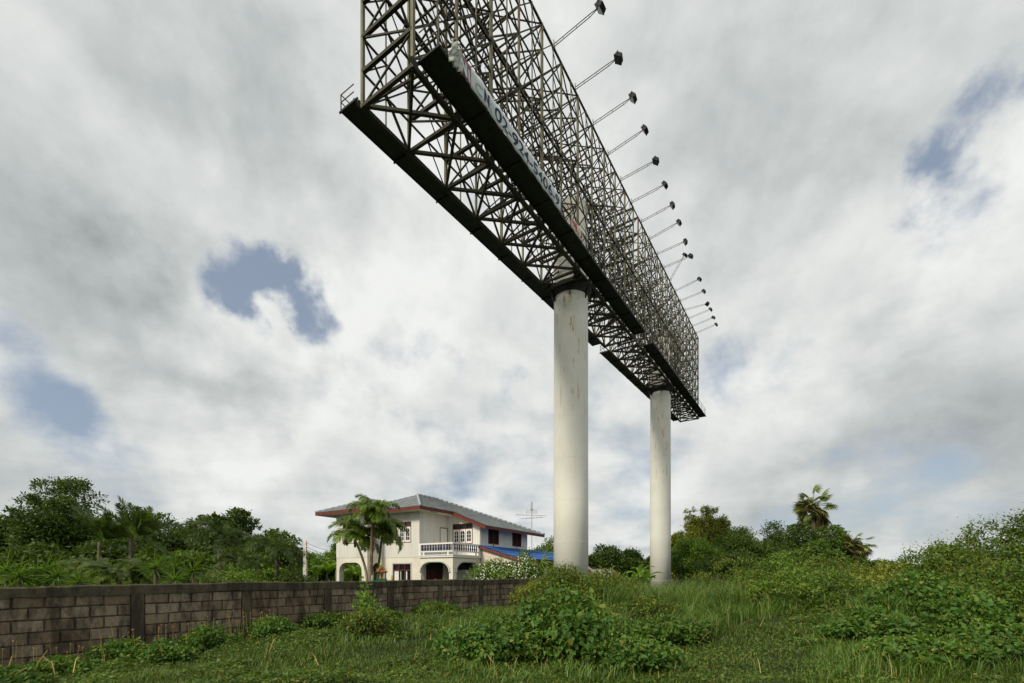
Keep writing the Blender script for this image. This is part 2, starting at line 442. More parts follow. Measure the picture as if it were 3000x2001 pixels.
M_navytext = plain('navy print', (.02,.035,.075), .8, .1, 5)
M_fadetext = plain('faded green print', (.30,.36,.33), .8, .1, 5)
M_cloth = plain('torn white sheet', (.62,.64,.58), .85, .15, 3, dirt=(.35,.36,.30))
M_redtext = plain('red print', (.52,.06,.04), .8, .2, 6)
M_signw = plain('yellowed white board', (.62,.60,.50), .8, .08, 3)
M_sgreen = plain('shrine green', (.015,.12,.075), .5, .2, 8)
M_sred = plain('shrine red', (.30,.055,.035), .5, .2, 8)
M_sgold = plain('shrine gold', (.52,.38,.09), .45, .2, 8)
M_spale = plain('shrine pale green', (.30,.42,.24), .6, .15, 8)
M_hill = plain('distant wooded hill', (.05,.085,.10), 1, .15, .02)

# ------------------------------------------------------------------ ground
def sstep(a, b, x):
    t = np.clip((x - a) / (b - a), 0, 1); return t*t*(3-2*t)
def gz(x, y):
    x = np.asarray(x, float); y = np.asarray(y, float)
    z = .30*sstep(7.5, 13, y)*(1 - sstep(19, 32, y))
    z = z + .45*np.exp(-(((x-9)/3.2)**2 + ((y-10)/4.)**2))
    z = z - .12*sstep(-4, -9, x)*(1 - sstep(9, 12, y))
    z = z + .05*np.sin(x*1.3+.7)*np.sin(y*.9)*(1 - sstep(22, 40, y)) + .025*np.sin(x*3.1)*np.cos(y*2.7+1)*(1 - sstep(22, 40, y))
    return z
def build_ground():
    def axis(lo, hi, fine_lo, fine_hi, st):
        a = list(np.arange(fine_lo, fine_hi, st)); v = fine_hi; s = st
        while v < hi: a.append(v); s *= 1.5; v += s
        a.append(hi); v = fine_lo; s = st; pre = []
        while v > lo:
            s *= 1.5; v -= s; pre.append(max(v, lo))
        return np.array(sorted(set(pre + a)))
    xs = axis(-3000, 3000, -16, 22, .4); ys = axis(-400, 5000, -3, 26, .4)
    X, Y = np.meshgrid(xs, ys); Zz = gz(X, Y)
    V = np.stack([X.ravel(), Y.ravel(), Zz.ravel()], 1)
    nx = len(xs); ny = len(ys)
    i = np.arange(nx-1)[None, :] + (np.arange(ny-1)*nx)[:, None]; i = i.ravel()
    o = link(bpy.data.objects.new('ground', fast_mesh('ground', V, [np.stack([i, i+1, i+nx+1, i+nx], 1)], M_ground, True)))
    tag(o, 'dark overgrown soil of the vacant lot and the land beyond', kind='structure')
build_ground()
def G(x, y): return float(gz(x, y))

# far hill on the horizon
def build_hill():
    mb = MB(); n = 60
    c = W(2660, 1680, 1800); 
    for i in range(n):
        t = i/(n-1); x = c.x - 700 + 1900*t
        h = 42*math.sin(math.pi*t)**1.2*(1+.25*math.sin(9*t)+.12*math.sin(23*t+1))
        mb.v += [(x, c.y-220, -4), (x, c.y-90, h*.55), (x, c.y, h), (x, c.y+250, -4)]
    for i in range(n-1):
        for k in range(3): a = i*4+k; mb.f.append((a, a+4, a+5, a+1))
    o = mb.obj('hill', M_hill, None, True); tag(o, 'low blue wooded hill far off on the horizon', kind='structure')
build_hill()

# ------------------------------------------------------------------ block boundary wall
WD = Vector((1.278, 1.5444, 0)).normalized(); WN = Vector((.7704, -.6375, 0)).normalized()
BAY = 2.005
W0 = Vector((-7.608, 9.0, 0))
def wall_pt(n): return W0 + WD*BAY*n
def build_wall():
    base = wall_pt(-2.6); ang = math.atan2(WD.y, WD.x)
    root = empty('boundary_wall', (base.x, base.y, 0), ang, 'weathered concrete block boundary wall with mossy black coping round the lot', 'wall')
    # local: x along wall, -y towards the camera side, z up
    Ltot = BAY*(10.6+2.6); top = 1.43
    mb = MB(); mb.box(-.3, Ltot, -.045, .06, -.6, top-.17); mb.obj('mortar_core', M_mortar, root)
    # coping: slightly uneven long beam
    rg = random.Random(3); mb = MB(); n = 150; prev = None
    for i in range(n+1):
        x = -.3 + (Ltot+.3)*i/n
        a = -.105 + rg.uniform(-.006, .006); lo = top-.185+rg.uniform(-.026, .012); wv_ = .012*math.sin(x*1.1)+.008*math.sin(x*2.7+1); lo += wv_; hi = top + wv_ + rg.uniform(-.007, .007)
        mb.v += [(x, a+.01, lo), (x, a, hi-.02), (x, a+.02, hi), (x, .10, hi), (x, .10, lo)]
    for i in range(n):
        for k in range(5): p = i*5+k; q = i*5+(k+1) % 5; mb.f.append((p, q, q+5, p+5))
    mb.f += [(0,4,3,2,1), tuple(n*5+k for k in range(5))]
    mb.obj('coping', M_coping, root)
    # pilasters
    pm = MB(); pm.box(-.10, .10, -.082, .082, -.6, top-.20); pme = pm.mesh('pilaster', M_coping)
    for n_ in range(-2, 11):
        o = link(bpy.data.objects.new('pilaster', pme), root); o.location = (BAY*(n_+2.6), rg.uniform(-.006, .004), 0)
    # block variants: bevelled, slightly irregular, unit size
    var = []
    for k in range(5):
        r2 = random.Random(50+k); m = MB()
        def j(): return r2.uniform(-.022, .022)
        b = .045
        fr = [(-.5+j()*.6, 0, -.5+j()), (.5+j()*.6, 0, -.5+j()), (.5+j()*.6, 0, .5+j()), (-.5+j()*.6, 0, .5+j())]
        inner = [(x*(1-b), -1+r2.uniform(-.15, .15), z*(1-b*2)) for x, _, z in fr]
        m.v = fr + inner
        m.f = [(4,5,6,7), (0,1,5,4), (1,2,6,5), (2,3,7,6), (3,0,4,7)]
        var.append(m.mesh('block', M_block))
    ch = .215; far = MB(); count = 0
    for n_ in range(-3, 11):
        x0 = BAY*(n_+2.6)+.105; x1 = x0 + BAY - .21
        for r in range(7):
            zc = top-.185-ch*(r+.5); nb = 5
            bw = (x1-x0)/4.5; x = x0; idx = 0
            ws = ([bw]*4+[bw*.5]) if (r+n_) % 2 == 0 else ([bw*.5]+[bw]*4)
            for bw_ in ws:
                cx = x+bw_/2; x += bw_
                if cx < -.2: continue
                gw = wall_pt(n_ + .5)
                if zc+ch/2 < -.15: continue
                sx, sz = bw_-.016-rg.random()*.01, ch-.018-rg.random()*.008
                depth = .014+rg.random()*.014
                if n_ <= 5 and count < 298:
                    o = link(bpy.data.objects.new('block', var[rg.randrange(5)]), root)
                    o.location = (cx, -.045, zc+rg.uniform(-.004, .004)); o.scale = (sx, depth, sz); o.rotation_euler = (0, rg.uniform(-.008, .008), 0)
                    count += 1
                else:
                    far.box(cx-sx/2, cx+sx/2, -.045-depth, -.044, zc-sz/2, zc+sz/2)
    o = far.obj('far_blocks', M_block, root); o['kind'] = 'stuff'
build_wall()

# ------------------------------------------------------------------ billboards
BD = Vector((.521, .853, 0)).normalized(); BN = Vector((.853, -.521, 0)).normalized()
def SO(s, o, z): return Vector((BD.x*s + BN.x*o, BD.y*s + BN.y*o, z))
def zb(s): return EYE + 15.50 + 5.15*(s-10)/53.5
def zt(s): return EYE + 24.70 + .125*(s-10)
OL, OR, OC = -11.92, -9.66, -10.79
NLEV = 8
def zl(s, k): return zb(s) + (zt(s)-zb(s))*k/NLEV
_unit = {}
def unit_bar(mat):
    if mat.name not in _unit:
        m = MB(); m.box(-.5, .5, -.5, .5, -.5, .5); _unit[mat.name] = m.mesh('steel_bar', mat)
    return _unit[mat.name]
def barobj(name, p0, p1, w, h, mat, parent, off=Vector((0,0,0)), up=Vector((0,0,1))):
    d = p1-p0; L_ = d.length; x = d/L_
    y = up.cross(x)
    if y.length < 1e-3: y = Vector(BN)
    y.normalize(); z = x.cross(y)
    c = (p0+p1)/2 - off
    mt = Matrix(((x.x*L_, y.x*w, z.x*h, c.x), (x.y*L_, y.y*w, z.y*h, c.y), (x.z*L_, y.z*w, z.z*h, c.z), (0,0,0,1)))
    o = bpy.data.objects.new(name, unit_bar(mat)); COL.objects.link(o); o.parent = parent; o.matrix_basis = mt
    return o
def build_billboard(s0, s1, nb, col_s, label, seed, cat_l, cat_r):
    rg = random.Random(seed)
    cpos = SO(col_s, OC, 0); cpos.z = G(cpos.x, cpos.y)-.3
    root = empty('billboard', cpos, 0, label, 'billboard', None)
    off = Vector(cpos)
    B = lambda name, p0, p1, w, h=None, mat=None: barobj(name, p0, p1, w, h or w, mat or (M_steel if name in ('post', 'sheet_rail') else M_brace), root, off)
    st = [s0 + (s1-s0)*i/nb for i in range(nb+1)]
    # column
    zf = zb(col_s)-.12; ztop = zf+4.9
    mb = MB(); prof = [(1.03, 0), (1.0, zf-cpos.z-.25)]
    mb.lathe([(1.03, 0), (1.025, 6), (1.005, zf-cpos.z), (1.0, ztop-cpos.z)], 48)
    colm = mb.obj('column', M_column, root, False)
    for p in colm.data.polygons: p.use_smooth = len(p.vertices) == 4
    z = 1.2
    while z < ztop-cpos.z:
        mb = MB(); rr = 1.034 - .03*min(1, z/15)
        mb.lathe([(rr-.008, z-.018), (rr+.006, z-.008), (rr+.006, z+.008), (rr-.008, z+.018)], 40, caps=False)
        mb.obj('weld_seam', M_seam, colm, True); z += 2.42
    mb = MB(); h = zf-cpos.z
    mb.lathe([(1.0, h-.5), (1.05, h-.45), (1.22, h-.06), (1.22, h+.06), (1.0, h+.06)], 40, caps=False); mb.obj('collar', M_deck, root)
    for k in range(6):
        a = 2*math.pi*(k+.3)/6; mb = MB()
        ca, sa = math.cos(a), math.sin(a)
        mb.bar((1.0*ca, 1.0*sa, h-.75), (1.22*ca, 1.22*sa, h-.08), .04, .12); mb.obj('gusset', M_deck, root)
    # cradle beams on the collar
    for o_ in (OC-.95, OC+.95):
        B('cradle_beam', SO(col_s-1.6, o_, zb(col_s-1.6)+.02), SO(col_s+1.6, o_, zb(col_s+1.6)+.02), .16, .26)
    for ds in (-1.15, 1.15):
        B('cradle_beam', SO(col_s+ds, OL, zb(col_s+ds)-.10), SO(col_s+ds, OR, zb(col_s+ds)-.10), .16, .22)
    # posts
    for i, s in enumerate(st):
        for o_ in (OL, OR):
            w = .105 if i % 2 == 0 else .085
            B('post', SO(s, o_, zb(s)-.05), SO(s, o_, zt(s)+.04), w)
    # chords
    for k in range(NLEV+1):
        for o_ in (OL, OR):
            w = .14 if k == 0 else (.085 if k in (NLEV, 4) else .055)
            B('chord', SO(s0, o_, zl(s0, k)), SO(s1, o_, zl(s1, k)), w)
    # front face bracing: crosses two levels high, both faces
    for i in range(nb):
        a, b = st[i], st[i+1]
        for o_ in (OL, OR):
            for k in range(0, NLEV, 2):
                e = .03 if o_ == OR else -.03
                if rg.random() < .96: B('face_brace', SO(a, o_+e, zl(a, k)), SO(b, o_+e, zl(b, k+2)), .058, .042)
                if rg.random() < .93: B('face_brace', SO(a, o_-e, zl(a, k+2)), SO(b, o_-e, zl(b, k)), .058, .042)
    # light lacing in every half bay of both faces; the nearest 300 one by one, the rest as one part
    lace = []
    for i in range(nb):
        a, b = st[i], st[i+1]; m_ = (a+b)/2
        for k in range(NLEV):
            for o_ in (OR, OL):
                if rg.random() < .93: lace.append((SO(a, o_+.02, zl(a, k)), SO(m_, o_+.02, zl(m_, k+1))))
                if rg.random() < .93: lace.append((SO(m_, o_-.02, zl(m_, k+1)), SO(b, o_-.02, zl(b, k))))
    for p0, p1 in lace[:298]: B('lacing_bar', p0, p1, .036)
    if len(lace) > 298:
        mb = MB()
        for p0, p1 in lace[298:]: mb.bar(p0-off, p1-off, .036)
        mb.obj('far_lacing', M_brace, root)['kind'] = 'stuff'
    # cross frames at every post pair
    for i, s in enumerate(st):
        for k in range(NLEV+1):
            w = .11 if k < 2 or i in (0, nb) else .055
            B('cross_tie', SO(s, OL, zl(s, k)), SO(s, OR, zl(s, k)), w)
        for k in range(NLEV):
            oa, ob = (OL, OR) if (i+k) % 2 == 0 else (OR, OL)
            B('cross_brace', SO(s, oa, zl(s, k)), SO(s, ob, zl(s, k+1)), .05)
    # plan bracing at the floor and at mid levels
    for i in range(nb):
        a, b = st[i], st[i+1]; m_ = (a+b)/2
        B('floor_brace', SO(a, OL, zb(a)+.05), SO(b, OR, zb(b)+.05), .10)
        B('floor_brace', SO(a, OR, zb(a)-.05), SO(b, OL, zb(b)-.05), .10)
        for k in (2, 5, NLEV):
            p, q = (OL, OR) if i % 2 else (OR, OL)
            B('plan_brace', SO(a, p, zl(a, k)+.04), SO(b, q, zl(b, k)+.04), .045)
        # long slanting stays inside the truss
        B('inner_stay', SO(a, OL+.05, zl(a, 0)), SO(b, OR-.05, zl(b, 2)), .07)
        B('inner_stay', SO(b, OL+.05, zl(b, 1)), SO(a, OR-.05, zl(a, 3)), .055)
        if i % 2: B('inner_stay', SO(a, OR-.05, zl(a, 4)), SO(b, OL+.05, zl(b, 6)), .055)
        else: B('inner_stay', SO(a, OL+.05, zl(a, 4)), SO(b, OR-.05, zl(b, 7)), .055)
    if seed == 1:   # short links across to the second frame
        for k in (0, 4, NLEV):
            for o_ in (OL, OR): B('link_bar', SO(s1, o_, zl(s1, k)), SO(s1+1.25, o_, zl(s1+1.25, k)), .06)
    # gusset plates where the bottom and mid chords meet the posts
    gp = MB(); gp.add([(-.5,0,-.18),(.5,0,-.18),(.5,0,.1),(.22,0,.5),(-.22,0,.5),(-.5,0,.1)], [(0,1,2,3,4,5)])
    gme = gp.mesh('gusset_plate', M_brace)
    for s in st:
        for o_, e in ((OL, -.07), (OR, .07)):
            for k in (0, 4):
                c = SO(s, o_+e, zl(s, k))-off; q = .42 if k == 0 else .3
                o = bpy.data.objects.new('gusset_plate', gme); COL.objects.link(o); o.parent = root
                o.location = c; o.rotation_euler = (0, 0, math.atan2(BD.y, BD.x)); o.scale = (q, 1, q)
    # sheet rails: thin verticals and horizontals the missing skin was fixed to
    for i in range(nb):
        m_ = (st[i]+st[i+1])/2
        B('sheet_rail', SO(m_, OR+.06, zb(m_)+.1), SO(m_, OR+.06, zt(m_)), .04)
        if i % 2 == 0: B('sheet_rail', SO(m_, OL-.06, zb(m_)+.1), SO(m_, OL-.06, zt(m_)), .04)
    # catwalks
    def catwalk(name, a, b, oi, oo, dz, sgn):
        rh = .55 if sgn < 0 else .9; n = max(4, int((b-a)/1.2)); rgc = random.Random(seed+int(sgn*3)); 
        for i in range(n):
            u, v = a+(b-a)*i/n+.001, a+(b-a)*(i+1)/n-.001
            mb = MB(); th = .05; e = 0
            P = [SO(u, oi, zb(u)+dz+e), SO(v, oi, zb(v)+dz+e), SO(v, oo, zb(v)+dz+e), SO(u, oo, zb(u)+dz+e)]
            T = [p+Vector((0,0,th)) for p in P]
            mb.add([p-off for p in P+T], [(0,3,2,1),(4,5,6,7),(0,1,5,4),(1,2,6,5),(2,3,7,6),(3,0,4,7)])
            mb.obj('deck_plate', M_deck, root)
        for o_ in (oi, oo):
            B('deck_edge', SO(a, o_, zb(a)+dz+.02), SO(b, o_, zb(b)+dz+.02), .04, .11, M_deck)
        for i in range(0, n+1, 2):
            u = a+(b-a)*i/n
            B('deck_bracket', SO(u, oi-sgn*.2, zb(u)+dz-.03), SO(u, oo+sgn*.07, zb(u)+dz-.03), .05, .05, M_deck)
            B('rail_post', SO(u, oo, zb(u)+dz), SO(u, oo, zb(u)+dz+rh), .028, .028, M_rail)
        for hh in (rh*.52, rh*.98):
            B('hand_rail', SO(a, oo, zb(a)+dz+hh), SO(b, oo, zb(b)+dz+hh), .022, .022, M_rail)
        for u in (a, b):
            for hh in (rh*.52, rh*.98): B('hand_rail', SO(u, oi, zb(u)+dz+hh), SO(u, oo, zb(u)+dz+hh), .022, .022, M_rail)
    catwalk('left', cat_l[0], cat_l[1], OL-.08, OL-.72, .02, -1)
    catwalk('right', cat_r[0], cat_r[1], OR+.06, OR+.86, .30, 1)
    # torn bits of old sheet and wire still caught in the steel
    for k in range(10 if seed == 1 else 5):
        s = rg.uniform(s0, s0+(s1-s0)*(.5 if seed == 1 else 1)); o_ = rg.choice((OL, OR)); lv = rg.randrange(1, NLEV); z_ = zl(s, lv)
        p = SO(s, o_, z_); mb = MB(); pts = [p-off]
        for q in range(4): pts.append(pts[-1]+Vector((rg.uniform(-.12,.12), rg.uniform(-.12,.12), -rg.uniform(.08,.22))))
        mb.tube(pts, [.012,.02,.03,.015,.006], 4); mb.obj('wire_scrap', M_rail, root)
    return root
build_billboard(10.0, 33.4, 11, 24.4, 'skeletal steel billboard frame on a column, strung with a phone number banner', 1, (9.7, 32.8), (10.2, 33.6))
build_billboard(34.7, 63.5, 14, 47.0, 'bare steel billboard frame beyond the banner, on its own white column', 2, (34.4, 62.6), (35.9, 64.3))

# floodlights on arms along the top
def build_floodlights():
    arm = MB(); 
    L_ = 2.3
    for yy, zz in ((0, .07), (0, -.07)):
        arm.tube([(0, 0, zz), (L_*.8, 0, zz+.02), (L_, 0, .06)], .018, 6)
    for t in (.05, .2, .5, .78): arm.bar((L_*t, 0, -.07), (L_*t, 0, .09), .02)
    arm.bar((-.02, 0, -.18), (-.02, 0, .28), .035)
    arm_me = arm.mesh('arm', M_rail)
    hd = MB()
    # tapered housing with visor and fins, lens looking back down at the board
    hd.add([(-.03,-.22,-.20),(-.03,.22,-.20),(-.03,.22,.20),(-.03,-.22,.20),(.17,-.20,-.18),(.17,.20,-.18),(.17,.20,.18),(.17,-.20,.18)],
           [(0,3,2,1),(4,5,6,7),(0,1,5,4),(1,2,6,5),(2,3,7,6),(3,0,4,7)])
    hd.box(-.05, -.03, -.24, .24, -.22, .22)
    for k in range(5): hd.box(.155, .21, -.12+.06*k-.008, -.12+.06*k+.008, -.11, .11)
    hd.box(.02, .12, -.06, .06, -.20, -.13)
    head_me = hd.mesh('lamp_housing', M_lamp)
    gl = MB(); gl.box(-.058, -.051, -.20, .20, -.18, .18); gl_me = gl.mesh('lamp_glass', M_lampglass)
    br = MB(); br.bar((0,-.25,0), (0,-.25,.14), .02); br.bar((0,.25,0), (0,.25,.14), .02); br.bar((0,-.26,.14), (0,.26,.14), .02); br_me = br.mesh('yoke', M_rail)
    special = {10: (.95, -.35), 8: (.05, .25), 13: (-.02, .5)}
    rg = random.Random(5)
    for i in range(-1, 17):
        s = 19.7 + 2.62*i
        p = SO(s, OR+.09, zt(s)+.06)
        ang = math.atan2(BN.y, BN.x) + rg.uniform(-.05, .05)
        tilt, tw = special.get(i, (.12+rg.uniform(-.04, .04), rg.uniform(-.15, .15)))
        orde = ['first', 'second', 'third', 'fourth', 'fifth', 'sixth', 'seventh', 'eighth', 'ninth', 'tenth', 'eleventh']
        lab = orde[abs(i-10)-1]+' floodlight from the bent armed one, counting towards the '+('phone number banner' if i < 10 else 'far end of the frame')
        grp = 'floodlights along the top of the billboards'
        if i == 10: lab = 'floodlight with its arm bent steeply upwards above the billboard frame'
        r = empty('floodlight', p, ang, lab, 'floodlight', grp)
        a = link(bpy.data.objects.new('arm', arm_me), r); a.rotation_euler = (0, -tilt, 0)
        hp = Vector((L_*math.cos(tilt), 0, L_*math.sin(tilt)+.02))
        y = link(bpy.data.objects.new('yoke', br_me), r); y.location = hp; y.rotation_euler = (0, .3, tw)
        h = link(bpy.data.objects.new('lamp_housing', head_me), r); h.scale = (.95, .95, .95); h.location = hp+Vector((.02,0,-.05)); h.rotation_euler = (0, -.75+rg.uniform(-.25,.25), tw)
        g = link(bpy.data.objects.new('lamp_glass', gl_me), h)
build_floodlights()

# banner and signs on the near catwalk
def text_obj(body, size, bold=0.0):
    cu = bpy.data.curves.new('lettering', 'FONT'); cu.body = body; cu.size = size; cu.offset = bold; cu.resolution_u = 3
    o = bpy.data.objects.new('lettering', cu); COL.objects.link(o)
    dg = bpy.context.evaluated_depsgraph_get(); dg.update()
    me = bpy.data.meshes.new_from_object(o.evaluated_get(dg))
    bpy.data.objects.remove(o); 
    return me
BO = OR+.92
def bz(s): return zb(s)+.30
def bwave(s, t): return .012*math.sin(s*5.1+t*2)+.010*math.sin(s*11+t*5+1)
def place_text(body, s0, s1, z0, z1, mat, parent, off, bold=0.0, name='lettering', proud=.012, rot=False):
    me = text_obj(body, 1.0, bold)
    co = np.empty(len(me.vertices)*3); me.vertices.foreach_get('co', co); co = co.reshape(-1, 3)
    if rot: co = np.stack([-co[:, 1], co[:, 0], co[:, 2]], 1)
    mn, mx = co.min(0), co.max(0)
    out = []
    for c in co:
        u = (c[0]-mn[0])/(mx[0]-mn[0]); v = (c[1]-mn[1])/(mx[1]-mn[1])
        s = s0+(s1-s0)*u; z = z0+(z1-z0)*v
        p = SO(s, BO+bwave(s, z)+proud, bz(s)+z)-off
        out.append(p[:])
    me.vertices.foreach_set('co', np.array(out, dtype=np.float32).ravel()); me.materials.clear(); me.materials.append(mat); me.update()
    return link(bpy.data.objects.new(name, me), parent)
def sheet(s0, s1, h, mat, name, parent, off, n=60, lean=0, zlo=0):
    mb = MB(); rows = 4
    for i in range(n+1):
        s = s0+(s1-s0)*i/n
        for r in range(rows+1):
            z = zlo+(h-zlo)*r/rows + (.012*math.sin(s*3.7) if r in (0, rows) else 0)
            mb.v.append(tuple(SO(s, BO+bwave(s, z), bz(s)+z)-off))
    for i in range(n):
        for r in range(rows): a = i*(rows+1)+r; mb.f.append((a, a+rows+1, a+rows+2, a+1))
    o = mb.obj(name, mat, parent, True)
    sm = o.modifiers.new('thickness', 'SOLIDIFY'); sm.thickness = .006; sm.offset = -1
    return o
def build_banner():
    off = SO(11.75, BO, bz(11.75))
    r = empty('phone_banner', off, 0, 'long pale banner with navy phone number tied along the catwalk rail', 'banner')
    sheet(11.75, 18.6, .70, M_banner, 'banner_sheet', r, off, 80)
    place_text('02-924-5406-9', 13.15, 18.45, .12, .58, M_navytext, r, off, .012, 'lettering')
    place_text('N', 12.45, 12.80, .14, .56, M_navytext, r, off, .05, 'logo_letter')
    place_text('C', 11.98, 12.36, .14, .46, M_fadetext, r, off, .0, 'faded_letter')
    place_text('SER', 12.86, 12.93, .08, .27, M_navytext, r, off, .0, 'small_lettering', rot=True)
    place_text('FL', 12.86, 12.93, .31, .43, M_navytext, r, off, .0, 'small_lettering', rot=True)
    mb = MB()
    mb.bar(SO(13.03, BO+.02, bz(13.03)+.08)-off, SO(13.03, BO+.02, bz(13.03)+.46)-off, .012, .004); mb.obj('divider_line', M_navytext, r)
    off = SO(11.0, BO, bz(11))
    r = empty('banner_remnant', off, 0, 'short faded maroon banner scrap with pale block letter', 'banner')
    sheet(11.0, 11.74, .68, M_banner_m, 'banner_sheet', r, off, 14)
    place_text('N', 11.12, 11.50, .06, .50, M_banner, r, off, .07, 'block_letter')
    place_text('I', 11.58, 11.66, .06, .46, M_banner, r, off, .05, 'block_letter')
    # crumpled torn sheet at the end of the rail
    off = SO(10.75, BO, bz(10.75)); mb = MB(); rg = random.Random(9); n, m = 9, 12
    for i in range(n+1):
        for k in range(m+1):
            s = 10.62+.5*i/n + rg.uniform(-.03,.03); t = k/m
            hh = .62-.75*t - .25*abs(i/n-.45)*(1-t)
            mb.v.append(tuple(SO(s+.05*math.sin(7*t), BO+.05+.09*math.sin(i*1.9+t*5)+rg.uniform(-.02,.02), bz(s)+hh)-off))
    for i in range(n):
        for k in range(m): a = i*(m+1)+k; mb.f.append((a, a+m+1, a+m+2, a+1))
    o = mb.obj('torn_sheet', M_cloth, None, True); o.location = off
    o.modifiers.new('thickness', 'SOLIDIFY').thickness = .008
    tag(o, 'crumpled torn white plastic sheet snagged at the end of the catwalk rail', 'sheet')
    # small red and white notice
    off = SO(19.8, BO, bz(19.8))
    r = empty('notice_board', off, 0, 'small white notice with flaking red hand lettering on the catwalk rail', 'sign')
    sheet(19.8, 21.2, .58, M_signw, 'notice_panel', r, off, 12)
    place_text('N5', 19.90, 20.52, .26, .50, M_redtext, r, off, .04)
    place_text('5u', 20.30, 20.80, .14, .34, M_redtext, r, off, .01)
    place_text('J', 20.88, 21.10, .12, .50, M_redtext, r, off, .02)
    place_text('-', 19.98, 20.16, .20, .23, M_redtext, r, off, .01)
build_banner()

# ------------------------------------------------------------------ the house
HC = Vector((-6.25, 30.0, 0.0))
HANG = math.atan2(BD.y, BD.x)
house = empty('house', HC, HANG, 'two storey white board house with grey blue hipped roof and balcony', 'house')
# local axes: x away along the billboard direction, y to the left, so the wing sticks out to -y
ZF, ZW, ZE = 2.76, 5.84, 6.05
def arch_top(o, a):
    a0, a1, z1, r = o['a0'], o['a1'], o['z1'], o.get('r', 0)
    if r <= 0: return z1
    d = min(a-a0, a1-a)
    if d >= r: return z1
    d = max(d, 0)
    rz = o.get('rz', r)
    return z1 - rz + rz*math.sqrt(max(0, 1-((r-d)/r)**2))
def panel(mb, org, dr, nrm, a_lo, a_hi, z0, z1, ops=(), t0=0.0, t1=.18):
    """vertical slab from a_lo..a_hi along dr with openings; z1 may be a function of a; nrm points outwards, slab from t0 (outer) inwards to t1"""
    org = Vector(org); dr = Vector(dr); nrm = Vector(nrm)
    top = z1 if callable(z1) else (lambda a: z1)
    cuts = {a_lo, a_hi}
    for o in ops:
        for e in (o['a0'], o['a1']):
            if a_lo < e < a_hi: cuts.add(e)
        if o.get('r', 0) > 0:
            n = 16
            for k in range(1, n):
                e = o['a0']+(o['a1']-o['a0'])*(0.5-0.5*math.cos(math.pi*k/n))
                if a_lo < e < a_hi: cuts.add(e)
    cuts = sorted(cuts)
    def quad(aL, aR, zl0, zr0, zl1, zr1):
        if zl1-zl0 < 1e-4 and zr1-zr0 < 1e-4: return
        P = []
        for t in (t0, t1):
            for a, z in ((aL, zl0), (aR, zr0), (aR, zr1), (aL, zl1)):
                p = org+dr*a-nrm*t; P.append((p.x, p.y, z))
        mb.add(P, [(0,1,2,3), (4,7,6,5), (0,4,5,1), (1,5,6,2), (2,6,7,3), (3,7,4,0)])
    for aL, aR in zip(cuts[:-1], cuts[1:]):
        am = (aL+aR)/2
        cov = sorted([o for o in ops if o['a0'] < am < o['a1']], key=lambda o: o['z0'])
        zl, zr = z0, z0
        for o in cov:
            quad(aL, aR, zl, zr, o['z0'], o['z0'])
            zl, zr = arch_top(o, aL), arch_top(o, aR)
        quad(aL, aR, zl, zr, top(aL), top(aR))
def wall_part(name, mat, org, dr, nrm, L_, z0, z1, ops=(), t0=0, t1=.18, parent=house, a_lo=0):
    mb = MB(); panel(mb, (*org, 0), (*dr, 0), (*nrm, 0), a_lo, L_, z0, z1, ops, t0, t1)
    return mb.obj(name, mat, parent)
def boards(org, dr, nrm, L_, z0, z1, ops=(), bw=.185):
    """painted vertical boards, each its own piece, over a backing wall"""
    n = max(1, round(L_/bw)); w = L_/n
    for i in range(n):
        mb = MB()
        panel(mb, (*org, 0), (*dr, 0), (*nrm, 0), i*w+.006, (i+1)*w-.006, z0, z1, ops, -.022, -.002)
        for q in range(len(mb.v)//8):
            pc = MB(); pc.v = mb.v[8*q:8*q+8]; pc.f = mb.f[:6]; pc.obj('wall_board', M_board, house)
    back = M_board
    wall_part('upper_wall', M_board, org, dr, nrm, L_, z0, z1, ops)

